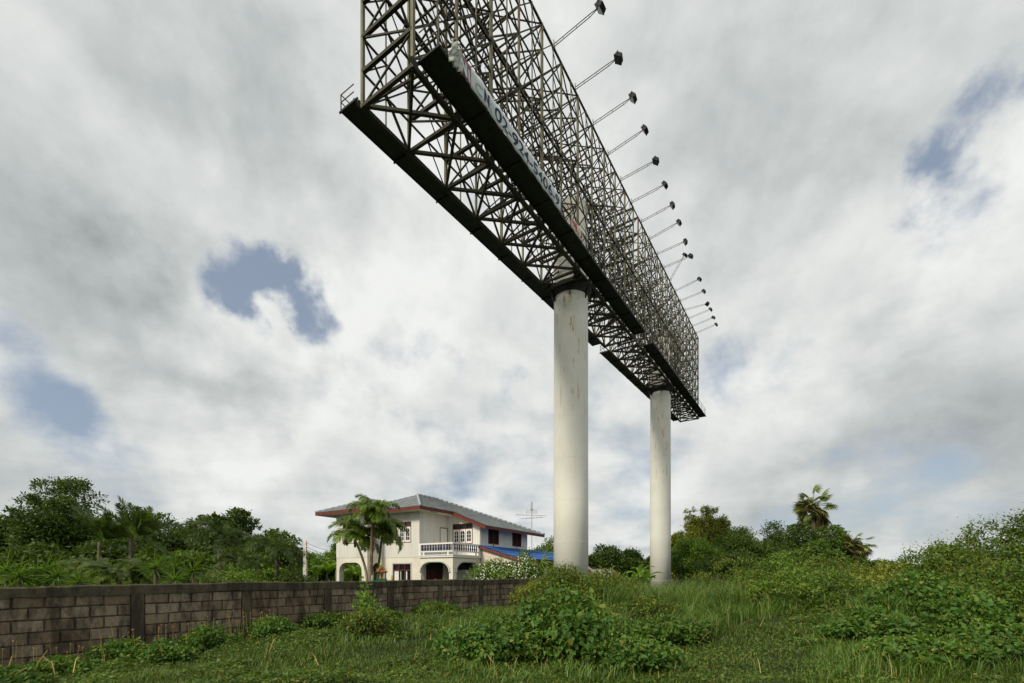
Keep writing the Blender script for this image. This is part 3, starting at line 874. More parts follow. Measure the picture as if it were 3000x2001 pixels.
def local_frame_obj(mb, name, mat, parent=house): return mb.obj(name, mat, parent)
def P3(org, dr, nrm, a, t, z): return Vector((org[0]+dr[0]*a+nrm[0]*t, org[1]+dr[1]*a+nrm[1]*t, z))
def fbox(mb, org, dr, nrm, a0, a1, z0, z1, t0, t1):
    P = []
    for t in (t0, t1):
        for a, z in ((a0, z0), (a1, z0), (a1, z1), (a0, z1)): P.append(P3(org, dr, nrm, a, t, z))
    mb.add(P, [(0,1,2,3), (4,7,6,5), (0,4,5,1), (1,5,6,2), (2,6,7,3), (3,7,4,0)])
def casement_window(org, dr, nrm, a0, a1, z0, z1, ztr):
    fr = MB(); f = .045
    for (x0, x1, y0, y1) in ((a0, a1, z0, z0+f), (a0, a1, z1-f, z1), (a0, a0+f, z0+f, z1-f), (a1-f, a1, z0+f, z1-f), (a0+f, a1-f, ztr-f/2, ztr+f/2)):
        fbox(fr, org, dr, nrm, x0, x1, y0, y1, -.10, .045)
    wd = (a1-a0-2*f)/3
    for k in (1, 2): fbox(fr, org, dr, nrm, a0+f+wd*k-.014, a0+f+wd*k+.014, z0+f, z1-f, -.09, .040)
    w = fr.obj('window', M_redwood, house)
    for k in range(3):
        xa = a0+f+wd*k+.015; xb = xa+wd-.03
        mb = MB(); fbox(mb, org, dr, nrm, xa, xb, ztr+f/2, z1-f, -.05, -.04); mb.obj('pane', M_pane, w)
        # white sash with an arched light
        mb = MB(); m_ = .085
        op = dict(a0=xa+m_, a1=xb-m_, z0=z0+f+.12, z1=ztr-f/2-.10, r=(xb-xa)/2-m_, rz=(xb-xa)/2-m_)
        panel(mb, (*org, 0), (*dr, 0), (*nrm, 0), xa, xb, z0+f, ztr-f/2, [op], -.03, .02)
        xm = (xa+xb)/2; fbox(mb, org, dr, nrm, xm-.014, xm+.014, op['z0'], op['z1'], -.005, .022)
        h = op['z1']-op['z0']
        for t in (.31, .64): fbox(mb, org, dr, nrm, op['a0'], op['a1'], op['z0']+h*t-.014, op['z0']+h*t+.014, -.004, .020)
        mb.obj('sash', M_white, w)
        mb = MB(); fbox(mb, org, dr, nrm, xa+.02, xb-.02, z0+f+.02, ztr-f/2-.02, -.05, -.04); mb.obj('pane', M_pane, w)
def glazed_window(org, dr, nrm, a0, a1, z0, z1, ztr):
    mb = MB()
    for (x0, x1, y0, y1) in ((a0-.09, a1+.09, z1, z1+.09), (a0-.09, a0, z0, z1), (a1, a1+.09, z0, z1)): fbox(mb, org, dr, nrm, x0, x1, y0, y1, -.05, .03)
    mb.obj('window_surround', M_grey, house)
    fr = MB(); f = .045; wd = (a1-a0)/3
    for (x0, x1, y0, y1) in ((a0, a1, z1-f, z1), (a0, a0+f, z0, z1-f), (a1-f, a1, z0, z1-f), (a0+f, a1-f, ztr-f/2, ztr+f/2)): fbox(fr, org, dr, nrm, x0, x1, y0, y1, -.12, .012)
    for k in (1, 2): fbox(fr, org, dr, nrm, a0+wd*k-.022, a0+wd*k+.022, z0, z1-f, -.115, .008)
    w = fr.obj('window', M_redwood, house)
    mb = MB(); fbox(mb, org, dr, nrm, a0+.01, a1-.01, z0, z1-.01, -.10, -.09); mb.obj('pane', M_pane, w)
    for (x0, x1) in ((0, 1), (1.05, 1.28), (1.98, 2.3)):
        mb = MB(); fbox(mb, org, dr, nrm, a0+wd*x0+.05, a0+wd*x1-.03, z0, ztr-.02, -.088, -.07); mb.obj('curtain', M_curtain, w)

LX = -1.376       # front of the left block
FR = (-1, 0)      # outward normal of the front facades
RT = (0, -1)      # outward normal of the right hand walls
# --- upper storey
boards((0, 3.56), (0, -1), FR, 3.56, ZF, ZW, [dict(a0=3.56-2.5, a1=3.56-.75, z0=3.78, z1=5.22)])
casement_window((0, 3.56), (0, -1), FR, 3.56-2.5, 3.56-.75, 3.78, 5.22, 4.89)
boards((LX, 6.85), (0, -1), FR, 3.29, ZF, ZW, [dict(a0=.75, a1=2.5, z0=3.78, z1=5.22)])
casement_window((LX, 6.85), (0, -1), FR, .75, 2.5, 3.78, 5.22, 4.89)
boards((LX, 3.56), (1, 0), RT, 1.376, ZF, ZW)
boards((0, 0), (1, 0), RT, 3.0, ZF, ZW, [dict(a0=2.06, a1=2.92, z0=ZF+.14, z1=4.95)])
rake = lambda a: min(ZW, ZE-.4*(a-.9)-.16)
boards((3.0, 0), (0, -1), FR, 2.865, ZF, rake, [dict(a0=.46, a1=2.24, z0=3.77, z1=5.22)])
casement_window((3.0, 0), (0, -1), FR, .46, 2.24, 3.77, 5.22, 4.84)
boards((3.0, -2.865), (1, 0), RT, 6.71, ZF+.55, 5.02, [dict(a0=.976, a1=2.36, z0=3.78, z1=4.92), dict(a0=4.3, a1=5.68, z0=3.78, z1=4.92)])
wall_part('lower_side_wall', M_cream, (3.0, -2.865), (1, 0), RT, 6.71, -.3, ZF+.55)
for a0, a1 in ((.976, 2.36), (4.3, 5.68)):
    org = (3.0, -2.865); dr = (1, 0); mb = MB(); f = .05
    for (x0, x1, y0, y1) in ((a0, a1, 3.78, 3.83), (a0, a1, 4.87, 4.92), (a0, a0+f, 3.83, 4.87), (a1-f, a1, 3.83, 4.87), ((a0+a1)/2-.02, (a0+a1)/2+.02, 3.83, 4.87)):
        fbox(mb, org, dr, RT, x0, x1, y0, y1, -.12, .045)
    fbox(mb, org, dr, RT, (a0+a1)/2-.05, (a0+a1)/2+.05, 3.60, 3.78, .0, .04)
    w = mb.obj('window', M_redwood, house)
    mb = MB(); fbox(mb, org, dr, RT, a0+.02, a1-.02, 3.80, 4.90, -.09, -.08); mb.obj('pane', M_dark, w)  # dark sheet painted as the unlit room behind an open window
mb = MB(); fbox(mb, (0, 0), (1, 0), RT, 2.10, 2.88, ZF+.15, 4.90, -.04, .01)
d_ = mb.obj('balcony_door', M_white, house)
mb = MB()
for (x0, x1, y0, y1) in ((2.06, 2.10, ZF+.15, 4.95), (2.88, 2.92, ZF+.15, 4.95), (2.10, 2.88, 4.90, 4.95)): fbox(mb, (0, 0), (1, 0), RT, x0, x1, y0, y1, -.06, .04)
mb.obj('door_frame', M_redwood, d_)
# hidden sides
wall_part('side_wall', M_board, (LX, 6.85), (1, 0), (0, 1), 11.08, ZF, ZW)
wall_part('back_wall', M_board, (9.71, -2.865), (0, 1), (1, 0), 9.715, -.3, 4.98)
# --- ground storey
wall_part('ground_wall', M_cream, (0, 3.56), (0, -1), FR, 3.56, -.3, ZF, [dict(a0=3.56-2.5, a1=3.56-.79, z0=.5, z1=2.32)])
glazed_window((0, 3.56), (0, -1), FR, 3.56-2.5, 3.56-.79, .5, 2.32, 1.88)
wall_part('arched_wall', M_cream, (LX, 6.85), (0, -1), FR, 3.29, -.3, ZF, [dict(a0=.30, a1=2.72, z0=-.3, z1=2.42, r=.7, rz=.62)], 0, .3)
wall_part('carport_side', M_cream, (LX+.3, 6.85), (1, 0), (0, 1), 10.78, -.3, ZF, [dict(a0=.15, a1=2.9, z0=-.3, z1=2.42, r=.6, rz=.62)], 0, .25)
wall_part('return_wall', M_cream, (LX+.3, 3.56), (1, 0), RT, 1.076, -.3, ZF, [dict(a0=.18, a1=.95, z0=-.3, z1=2.40, r=.38, rz=.4)], 0, .2)
wall_part('carport_back', M_cream, (3.2, 6.6), (0, -1), FR, 3.04, -.3, ZF)
wall_part('side_ground_wall', M_cream, (.18, 0), (1, 0), RT, 2.82, -.3, ZF, [dict(a0=.46, a1=2.29, z0=-.3, z1=2.42)])
mb = MB(); fbox(mb, (0, 0), (1, 0), RT, .64, 2.47, 1.96, 2.42, -.10, -.08); mb.obj('transom_pane', M_pane, house)
for k in range(4):
    mb = MB(); w_ = 1.83/4; fbox(mb, (0, 0), (1, 0), RT, .64+w_*k+.008, .64+w_*(k+1)-.008, 0, 1.95, -.10, -.06)
    fbox(mb, (0, 0), (1, 0), RT, .64+w_*k+.09, .64+w_*(k+1)-.09, .25, .85, -.06, -.045); fbox(mb, (0, 0), (1, 0), RT, .64+w_*k+.09, .64+w_*(k+1)-.09, 1.0, 1.75, -.06, -.045)
    mb.obj('folding_door', M_door, house)
wall_part('porch_wall', M_cream, (3.0, 0), (0, -1), FR, 2.865, -.3, ZF, [dict(a0=.7, a1=2.24, z0=-.3, z1=2.40)])
mb = MB(); fbox(mb, (3, 0), (0, -1), FR, .7, 2.24, 1.92, 2.40, -.1, -.08); mb.obj('transom_pane', M_pane, house)
for k in range(3):
    mb = MB(); w_ = 1.54/3; fbox(mb, (3, 0), (0, -1), FR, .7+w_*k+.012, .7+w_*(k+1)-.012, 0, 1.91, -.1, -.05); mb.obj('shutter_door', M_curtain, house)
# porch with two arches
ar1 = dict(a0=.12, a1=2.56, z0=-.3, z1=2.38, r=.85, rz=.62)
wall_part('porch_arch', M_cream, (0, 0), (0, -1), FR, 2.865, -.3, ZF-.05, [ar1], 0, .26)
ar2 = dict(a0=.12, a1=2.60, z0=-.3, z1=2.38, r=.85, rz=.62)
wall_part('porch_arch', M_cream, (.26, -2.865), (1, 0), RT, 2.74, -.3, ZF-.05, [ar2], 0, .26)
for org, dr, nrm, o in (((0, 0), (0, -1), FR, ar1), ((.26, -2.865), (1, 0), RT, ar2)):
    mb = MB(); pts = []
    n = 30
    for k in range(n+1):
        a = o['a0']-.06+(o['a1']-o['a0']+.12)*(.5-.5*math.cos(math.pi*k/n))
        big = dict(a0=o['a0']-.06, a1=o['a1']+.06, z1=o['z1']+.06, r=.9, rz=.68)
        pts.append(P3(org, dr, nrm, a, .025, arch_top(big, a)))
    for p, q in zip(pts[:-1], pts[1:]): mb.bar(p, q, .07, .09)
    mb.bar(pts[0]+Vector((0,0,-.02)), pts[0]+Vector((0,0,.05)), .12, .12); mb.bar(pts[-1]+Vector((0,0,-.02)), pts[-1]+Vector((0,0,.05)), .12, .12)
    mb.obj('arch_moulding', M_grey, house)
# balcony slab, ledge and balustrade
mb = MB(); mb.box(-.10, 3.0, -2.965, 0, ZF-.05, ZF+.06); mb.box(-.14, 3.0, -3.0, .05, ZF+.062, ZF+.12); mb.obj('balcony_slab', M_white, house)
mb = MB()
for z0, z1, w in ((ZF+.30, ZF+.38, .12), (ZF+.80, ZF+.90, .15)):
    mb.box(-w/2, w/2, -2.865-w/2, -.02, z0, z1); mb.box(w/2, 3.0-.02, -2.865-w/2, -2.865+w/2, z0, z1)
bal = mb.obj('balustrade', M_white, house)
for (x, y) in ((0, -.09), (2.90, -2.865)):
    mb = MB(); mb.box(x-.08, x+.08, y-.081, y+.08, ZF+.12, ZF+.90); mb.obj('end_post', M_white, bal)
for (x, y) in ((0, -.4), (0, -2.5), (.4, -2.865), (2.5, -2.865)):
    mb = MB(); mb.box(x-.05, x+.05, y-.05, y+.05, ZF+.12, ZF+.30); mb.obj('rail_foot', M_white, bal)
b_m = MB(); b_m.lathe([(.055, 0), (.055, .03), (.035, .05), (.06, .11), (.062, .16), (.038, .25), (.034, .30), (.05, .35), (.055, .38), (.055, .42)], 10); bme = b_m.mesh('baluster', M_navy, True)
for k in range(11):
    o = link(bpy.data.objects.new('baluster', bme), bal); o.location = (0, -.28-k*(2.45/10.5), ZF+.38)
    o = link(bpy.data.objects.new('baluster', bme), bal); o.location = (.22+k*(2.5/10.5), -2.865, ZF+.38)
# floor band and interior darkness
mb = MB(); mb.box(.2, 9.5, -2.6, 6.6, ZF-.12, ZF-.02); mb.obj('floor_slab', M_cream, house)
mb = MB(); mb.box(LX+.31, .2, 3.8, 6.55, ZF-.12, ZF-.03); mb.obj('floor_slab', M_cream, house)
# ceiling lamp in the porch
mb = MB(); mb.lathe([(.03, .12), (.05, .05), (.06, 0), (.03, -.05)], 10, (1.2, -1.3, 2.45)); mb.obj('porch_lamp', M_white, house)

# --- roof: stepped courses on every slope
def slope(name, poly, mat, eave_dir, up_dir, parent, course=.30, th=.028):
    """poly: convex list of 3D points in one plane; courses climb along up_dir"""
    poly = [Vector(p) for p in poly]
    e = Vector(eave_dir).normalized(); n = (poly[1]-poly[0]).cross(poly[2]-poly[0]).normalized()
    if n.z < 0: n = -n
    u = n.cross(e).normalized()
    if u.dot(Vector(up_dir)) < 0: u = -u
    o = poly[0]; q = [((p-o).dot(e), (p-o).dot(u)) for p in poly]
    vmin = min(v for _, v in q); vmax = max(v for _, v in q)
    def clip(pts, v, above):
        out = []
        for i in range(len(pts)):
            a, b = pts[i], pts[(i+1) % len(pts)]
            ia = (a[1] >= v) if above else (a[1] <= v); ib = (b[1] >= v) if above else (b[1] <= v)
            if ia: out.append(a)
            if ia != ib:
                t = (v-a[1])/(b[1]-a[1]); out.append((a[0]+(b[0]-a[0])*t, v))
        return out
    mb = MB(); uvs = []; k = 0; v = vmin
    while v < vmax-1e-4:
        v2 = min(v+course, vmax)
        c = clip(clip(q, v, True), v2, False)
        if len(c) >= 3:
            def up3(pt): return o+e*pt[0]+u*pt[1]+n*(.012+th*(1-(pt[1]-v)/course))
            b = len(mb.v)
            for pt in c: mb.v.append(tuple(up3(pt)))
            mb.f.append(tuple(range(b, b+len(c)))); uvs.append([(p[0], p[1]) for p in c])
            lo = sorted([p for p in c if abs(p[1]-v) < 1e-4])
            if len(lo) >= 2:
                a, d = lo[0], lo[-1]; b = len(mb.v)
                mb.v += [tuple(o+e*a[0]+u*v-n*.02), tuple(o+e*d[0]+u*v-n*.02), tuple(up3(d)), tuple(up3(a))]
                mb.f.append((b, b+1, b+2, b+3)); uvs.append([(a[0], v), (d[0], v), (d[0], v+.01), (a[0], v+.01)])
        v = v2
    ob = mb.obj(name, mat, parent); me = ob.data
    uvl = me.uv_layers.new(name='UVMap'); i = 0
    for p, uu in zip(me.polygons, uvs):
        for li, t in zip(p.loop_indices, uu): uvl.data[li].uv = t
    return ob
pt = .4
EX0, EYR, EYL, EXB = -.9, -.9, 7.76, 11.16
RY = (EYR+EYL)/2; RZ = ZE+pt*(RY-EYR); RX0, RX1 = EX0+(RY-EYR), 5.85
zl_ = ZE-pt*2.865
roof = MB(); roof.box(EX0+.05, 9.0, EYR+.06, EYL-.05, ZW+.005, ZW+.045)
roof = roof.obj('roof', M_soffit, house)
mb = MB(); mb.box(-2.28+.05, .3, 2.66+.05, EYL+.25, ZW+.008, ZW+.048); mb.obj('soffit', M_soffit, roof)
xh = EXB-(EXB-RX1)*(EYR+3.765)/(RY+3.765)
slope('tile_slope', [(EX0, EYR, ZE), (xh, EYR, ZE), (RX1, RY, RZ), (RX0, RY, RZ)], M_roof, (1,0,0), (0,1,0), roof)
slope('tile_slope', [(2.4, -3.765, zl_), (EXB, -3.765, zl_), (xh, EYR, ZE), (2.4, EYR, ZE)], M_roof, (1,0,0), (0,1,0), roof)
slope('tile_slope', [(EX0, EYR, ZE), (RX0, RY, RZ), (EX0, EYL, ZE)], M_roof, (0,1,0), (1,0,0), roof)
slope('tile_slope', [(EX0, EYL, ZE), (RX0, RY, RZ), (RX1, RY, RZ), (EXB, EYL, ZE)], M_roof, (1,0,0), (0,-1,0), roof)
mb = MB(); mb.add([(EXB,-3.765,zl_), (EXB,EYL,ZE), (RX1,RY,RZ)], [(0,1,2)]); bb = mb.obj('back_slope', M_ridge, roof)
LY0, LY1, LXE = 2.66, 8.05, -2.28
LYM = (LY0+LY1)/2; LZ = ZE+pt*(LYM-LY0); LXA = LXE+(LYM-LY0); LXM = EX0+(LYM-LY0)
slope('tile_slope', [(LXE, LY0, ZE), (LXA, LYM, LZ), (LXE, LY1, ZE)], M_roof, (0,1,0), (1,0,0), roof)
slope('tile_slope', [(LXE, LY0, ZE), (EX0, LY0, ZE), (LXM, LYM, LZ), (LXA, LYM, LZ)], M_roof, (1,0,0), (0,1,0), roof)
slope('tile_slope', [(LXE, LY1, ZE), (LXA, LYM, LZ), (LXM, LYM, LZ), (EX0, LY1, ZE)], M_roof, (1,0,0), (0,-1,0), roof)
def cap(p, q):
    mb = MB(); p = Vector(p)+Vector((0,0,.045)); q = Vector(q)+Vector((0,0,.045)); n = max(2, int((q-p).length/.42))
    for i in range(n):
        a = p.lerp(q, i/n); b = p.lerp(q, (i+1)/n)
        mb.tube([a, b], [.092, .088], 8)
    mb.obj('ridge_cap', M_ridge, roof, True)
cap((EX0, EYR, ZE), (RX0, RY, RZ)); cap((RX0, RY, RZ), (RX1, RY, RZ)); cap((RX1, RY, RZ), (EXB, -3.765, zl_)); None
cap((LXE, LY0, ZE), (LXA, LYM, LZ)); cap((LXA, LYM, LZ), (LXM, LYM, LZ)); cap((LXE, LY1, ZE), (LXA, LYM, LZ))
def fascia(p, q, h=.19):
    mb = MB(); d = Vector((0,0,-h/2-.012)); mb.bar(Vector(p)+d, Vector(q)+d, .035, h); mb.obj('fascia_board', M_fascia, roof)
i_ = .03
fascia((EX0+i_, EYR+i_, ZE), (2.4, EYR+i_, ZE)); fascia((EX0+i_, EYR+i_, ZE), (EX0+i_, LY0, ZE)); fascia((EX0, LY0+i_, ZE), (LXE+i_, LY0+i_, ZE))
fascia((LXE+i_, LY0+i_, ZE), (LXE+i_, LY1-i_, ZE)); fascia((LXE, LY1-i_, ZE), (3, LY1-i_, ZE))
fascia((2.42, EYR+i_, ZE), (2.42, -3.765+i_, zl_), .22); fascia((2.42, -3.765+i_, zl_), (EXB-i_, -3.765+i_, zl_))
mb = MB()
mb.add([(2.45,-3.72,zl_-.10), (10.9,-3.72,zl_-.10), (9.0,EYR,ZE-.10), (2.45,EYR,ZE-.10)], [(0,1,2,3)]); mb.obj('soffit', M_soffit, roof)
mb = MB(); mb.bar((2.75, -2.0, 5.42), (2.75, -3.0, 5.05), .12, .12); mb.obj('purlin_end', M_redwood, roof)
mb = MB(); mb.box(.3, .95, -.75, -.68, ZW-.05, ZW+.002); mb.obj('eave_light', M_alu, roof)
# --- lean-to with blue sheets
za, zb_, q0, q1 = 3.59, 2.62, -2.87, -6.22
mb = MB(); panel(mb, (3.05, -2.89, 0), (0, -1, 0), (-1, 0, 0), 0, 3.33, 2.40, lambda a: za-.12-(za-zb_)*a/3.35, (), 0, .12); mb.obj('gable_wall', M_pink, house)
lean = slope('sheet_roof', [(2.8, q1, zb_), (14.5, q1, zb_), (14.5, q0, za), (2.8, q0, za)], M_blueroof, (1,0,0), (0,1,0), house, .85, .03)
mb = MB(); mb.bar((2.82, q0, za-.09), (2.82, q1, zb_-.09), .05, .15); mb.obj('barge_board', M_redwood, house)
mb = MB(); mb.bar((2.8, q1+.05, zb_-.1), (14.4, q1+.05, zb_-.1), .06, .14); mb.obj('eave_beam', M_fascia, house)
for x in (3.1, 6.8, 10.5, 14.2):
    mb = MB(); mb.box(x-.08, x+.08, q1+.1, q1+.26, -.3, zb_-.12); mb.obj('lean_to_post', M_cream, house)
wall_part('lean_to_shade_sheet', M_dark, (3.2, -2.9), (1, 0), RT, 6.4, .0, 2.3, (), -.03, 0)  # dark sheet painted as the shade under the open lean-to

# ------------------------------------------------------------------ antenna, utility pole, sheds, shrine
def build_antenna():
    p = W(1558, 1680, 41); p.z = 0
    r = empty('tv_antenna', p, 0, 'rooftop height TV antenna mast with two yagi arrays and a grid panel', 'antenna')
    ztop = W(1558, 1470, 41).z
    mb = MB(); mb.tube([(0,0,0), (0,0,ztop-.8)], .03, 6); mb.tube([(0,0,ztop-.8), (0,0,ztop)], .045, 6); mb.obj('mast', M_alu, r)
    for zz, L_, n, a in ((ztop-1.25, 2.8, 9, .25), (ztop-1.5, 2.2, 7, 2.6)):
        mb = MB(); d = Vector((math.cos(a), math.sin(a), 0)); sdv = Vector((-d.y, d.x, 0))
        mb.bar(d*-L_*.55+Vector((0,0,zz)), d*L_*.5+Vector((0,0,zz)), .025)
        for k in range(n):
            c = d*(-L_*.5+L_*k/(n-1))+Vector((0,0,zz)); h = .55-.03*k; mb.bar(c-sdv*h, c+sdv*h, .016)
        mb.obj('yagi_array', M_alu, r)
    mb = MB()
    for k in range(5): mb.bar((-.55+.02*k, .1, ztop-1.05+.08*k), (.55-.02*k, .1, ztop-1.05+.08*k), .018)
    mb.bar((-.5,.1,ztop-1.05), (-.45,.1,ztop-.72), .02); mb.bar((.5,.1,ztop-1.05), (.45,.1,ztop-.72), .02); mb.obj('grid_panel', M_alu, r)
    mb = MB(); mb.box(-.12, .12, -.06, .06, ztop-.78, ztop-.6)
    for k in range(6): mb.bar((-.15+.01*k, 0, ztop-.5+.09*k), (.15-.01*k, 0, ztop-.5+.09*k), .014)
    mb.obj('aerial_box', M_alu, r)
build_antenna()

def build_pole():
    Z = 30; p = W(894, 1680, Z); p.z = G(p.x, p.y)-.2; top = W(894, 1584, Z).z
    r = empty('utility_pole', p, 0, 'square pale concrete utility pole left of the house', 'utility pole')
    h = top-p.z; mb = MB(); a, b = .12, .085
    mb.add([(-a,-a,0),(a,-a,0),(a,a,0),(-a,a,0),(-b,-b,h),(b,-b,h),(b,b,h),(-b,b,h)], [(0,3,2,1),(4,5,6,7),(0,1,5,4),(1,2,6,5),(2,3,7,6),(3,0,4,7)])
    mb.obj('pole_shaft', M_concrete, r)
    for k, dz in enumerate((.12, .42)):
        mb = MB(); mb.lathe([(.03, -.05), (.05, -.02), (.05, .02), (.03, .05)], 8, (.1, -.1, h-dz)); mb.obj('insulator', M_white, r)
        for sx, ex, ez in ((1, W(1002, 1608, 33).x, .9), (-1, W(760, 1575, 55).x, .1)):
            e = Vector((ex, 34 if sx > 0 else 52, top-dz+(-.35 if sx > 0 else .25)))-p; s_ = Vector((.1, -.1, h-dz)); pts = []
            for i in range(11):
                t = i/10; q = s_.lerp(e, t); q.z -= .5*4*t*(1-t)*.5; pts.append(q)
            mb = MB(); mb.tube(pts, .012, 4); mb.obj('cable', M_wire, r)
build_pole()

def build_shed():
    # rusty corrugated shed roof between the two columns
    a, b = W(1758, 1692, 33), W(1822, 1692, 33); p = Vector(((a.x+b.x)/2, 33, 0))
    r = empty('corrugated_shed', p, .12, 'small shed with rust streaked corrugated roof between the white columns', 'shed')
    w = (b.x-a.x)/2+.1; zlo = 1.30; zhi = W(0, 1669, 35).z
    mb = MB(); n = 60
    for i in range(n+1):
        x = -w+2*w*i/n; c = .02*math.sin(i*1.6)
        mb.v += [(x, 0, zlo+c), (x+.12*0, 2.0, zhi+c)]
    for i in range(n): mb.f.append((2*i, 2*i+2, 2*i+3, 2*i+1))
    mb.obj('corrugated_roof', M_rust, r)
    mb = MB(); mb.bar((-w, 2.0, zhi+.03), (w, 2.0, zhi+.03), .12, .04); mb.obj('ridge_strip', M_alu, r)
    for x in (-w+.1, w-.1):
        for y, z in ((.1, zlo-.03), (1.95, zhi-.05)):
            mb = MB(); mb.box(x-.05, x+.05, y-.05, y+.05, -.2, z); mb.obj('shed_post', M_wood, r)
    mb = MB(); mb.box(-w+.16, w-.16, 1.8, 1.86, -.2, zhi-.15); mb.obj('back_boarding', M_wood, r)
    # brown timber hut just right of the near column
    c = W(1722, 1680, 31); c.z = 0
    r = empty('timber_hut', c, -.3, 'brown timber hut gable peeping past the first column', 'hut')
    mb = MB(); zz = W(0, 1656, 31).z
    mb.add([(-.9,0,-.2),(.75,0,-.2),(.75,0,zz-.75),(-.35,0,zz),(-.9,0,zz-.35),(-.9,2,-.2),(.75,2,-.2),(.75,2,zz-.75),(-.35,2,zz),(-.9,2,zz-.35)],
           [(0,1,2,3,4),(9,8,7,6,5),(0,5,6,1),(1,6,7,2),(0,4,9,5)]); mb.obj('hut_wall', M_wood, r)
    mb = MB(); mb.bar((-.38,1,zz+.03),(1.0,1,zz-.88),2.3,.05); mb.bar((-.32,1,zz+.03),(-1.1,1,zz-.45),2.3,.05); mb.obj('hut_roof', M_rust, r)
    # small house far behind the garden on the left
    c = W(505, 1680, 34); c.z = 0
    r = empty('bungalow', c, .25, 'low brown roofed bungalow half hidden by garden trees', 'bungalow')
    zr = W(0, 1612, 34).z; ze = W(0, 1626, 34).z
    mb = MB(); mb.box(-1.0, 2.6, 0, 4, -.2, ze-.05); mb.obj('wall', M_cream, r)
    mb = MB()
    for k in range(9):
        t = k/9; mb.add([(-1.6,-.5+2.5*t,ze+(zr-ze)*t+.03),(3.0,-.5+2.5*t,ze+(zr-ze)*t-.12+.03),(3.0,-.5+2.5*(t+.12),ze+(zr-ze)*(t+.11)-.12),(-1.6,-.5+2.5*(t+.12),ze+(zr-ze)*(t+.11))],[(0,1,2,3)])
    mb.obj('roof', M_wood, r)
    mb = MB(); mb.box(-.2, .6, -.03, .02, .9, ze-.35); mb.obj('window', M_pane, r)
    mb = MB(); mb.box(3.0, 4.4, 1, 3, -.2, ze+.1); mb.box(2.9, 4.5, .8, 3.2, ze+.101, ze+.25); mb.obj('annex', M_white, r)
build_shed()

def build_shrine():
    Z = 18.2; p = W(1118, 1680, Z); p.z = G(p.x, p.y)-.05; base = W(0, 1699, Z).z-p.z; k = 1/F*Z   # k: metres per photo pixel
    r = empty('spirit_house', p, .35, 'ornate red green and gold spirit house shrine with a tiered spire', 'shrine')
    mb = MB(); mb.lathe([(.30,0),(.30,.1),(.14,.2),(.12,base-.25),(.2,base-.12),(.2,base-.06)], 16); mb.obj('pedestal', M_spale, r)
    mb = MB(); mb.box(-.42,.42,-.34,.34,base-.06,base-.02); mb.obj('platform', M_sgreen, r)
    mb = MB(); mb.box(-.21,.21,-.18,.18,base-.019,base+.03); mb.box(-.19,.19,-.16,.16,base+.031,base+.06); mb.obj('plinth', M_sgreen, r)
    z0, z1 = base+.06, base+.30
    for x in (-.16, -.055, .055, .16):
        for y in (-.13, .13):
            mb = MB(); mb.lathe([(.022,z0),(.022,z0+.03),(.014,z0+.04),(.014,z1-.04),(.022,z1-.02),(.022,z1)], 8, (x, y, 0))
            mb.obj('pillar', M_sgold if abs(x) < .1 else M_sgreen, r)
    mb = MB(); mb.box(-.07,.07,-.05,.09,z0,z1-.02); mb.obj('inner_shrine', M_sred, r)
    mb = MB(); mb.box(-.22,.22,-.19,.19,z1,z1+.03); mb.obj('roof_beam', M_sgreen, r)
    def gable(mbx, w, y0, y1, zb_, h): mbx.add([(-w,y0,zb_),(w,y0,zb_),(0,y0,zb_+h),(-w,y1,zb_),(w,y1,zb_),(0,y1,zb_+h)], [(0,1,2),(5,4,3),(0,2,5,3),(1,4,5,2),(0,3,4,1)])
    mb = MB(); mb.add([(-.25,-.22,z1+.03),(.25,-.22,z1+.03),(.25,.22,z1+.03),(-.25,.22,z1+.03),(-.18,-.15,z1+.075),(.18,-.15,z1+.075),(.18,.15,z1+.075),(-.18,.15,z1+.075)],
           [(0,3,2,1),(4,5,6,7),(0,1,5,4),(1,2,6,5),(2,3,7,6),(3,0,4,7)]); mb.obj('roof_tier', M_sred, r)
    mb = MB(); gable(mb, .15, -.16, .16, z1+.10, .24); mb.obj('gable_roof', M_sgreen, r)
    mb = MB(); gable(mb, .075, -.175, -.165, z1+.115, .15); mb.obj('gable_panel', M_sred, r)
    for w_, h_ in ((.17, .28), (.12, .20)):
        mb = MB()
        for sgn in (-1, 1):
            mb.bar((sgn*w_, -.18, z1+.09), (0, -.18, z1+.09+h_), .02, .02); mb.tube([(sgn*w_, -.18, z1+.09), (sgn*(w_+.04), -.18, z1+.12), (sgn*(w_+.035), -.18, z1+.17)], [.014,.01,.003], 5)
        mb.obj('bargeboard', M_sgold, r)
    zz = z1+.34; mb = MB(); mb.lathe([(.075,zz-.05),(.085,zz),(.06,zz+.02),(.065,zz+.05),(.045,zz+.07),(.05,zz+.10),(.032,zz+.12),(.036,zz+.15),(.018,zz+.18),(.012,zz+.24),(.004,zz+.36)], 12); mb.obj('spire', M_spale, r)
    for x in (-.38, .38):
        mb = MB(); mb.lathe([(.04,base-.02),(.045,base+.05),(.035,base+.06),(.035,base+.12),(.045,base+.13),(.01,base+.20),(.002,base+.24)], 8, (x,-.28,0)); mb.obj('lantern_finial', M_sgold if x > 0 else M_spale, r)
build_shrine()

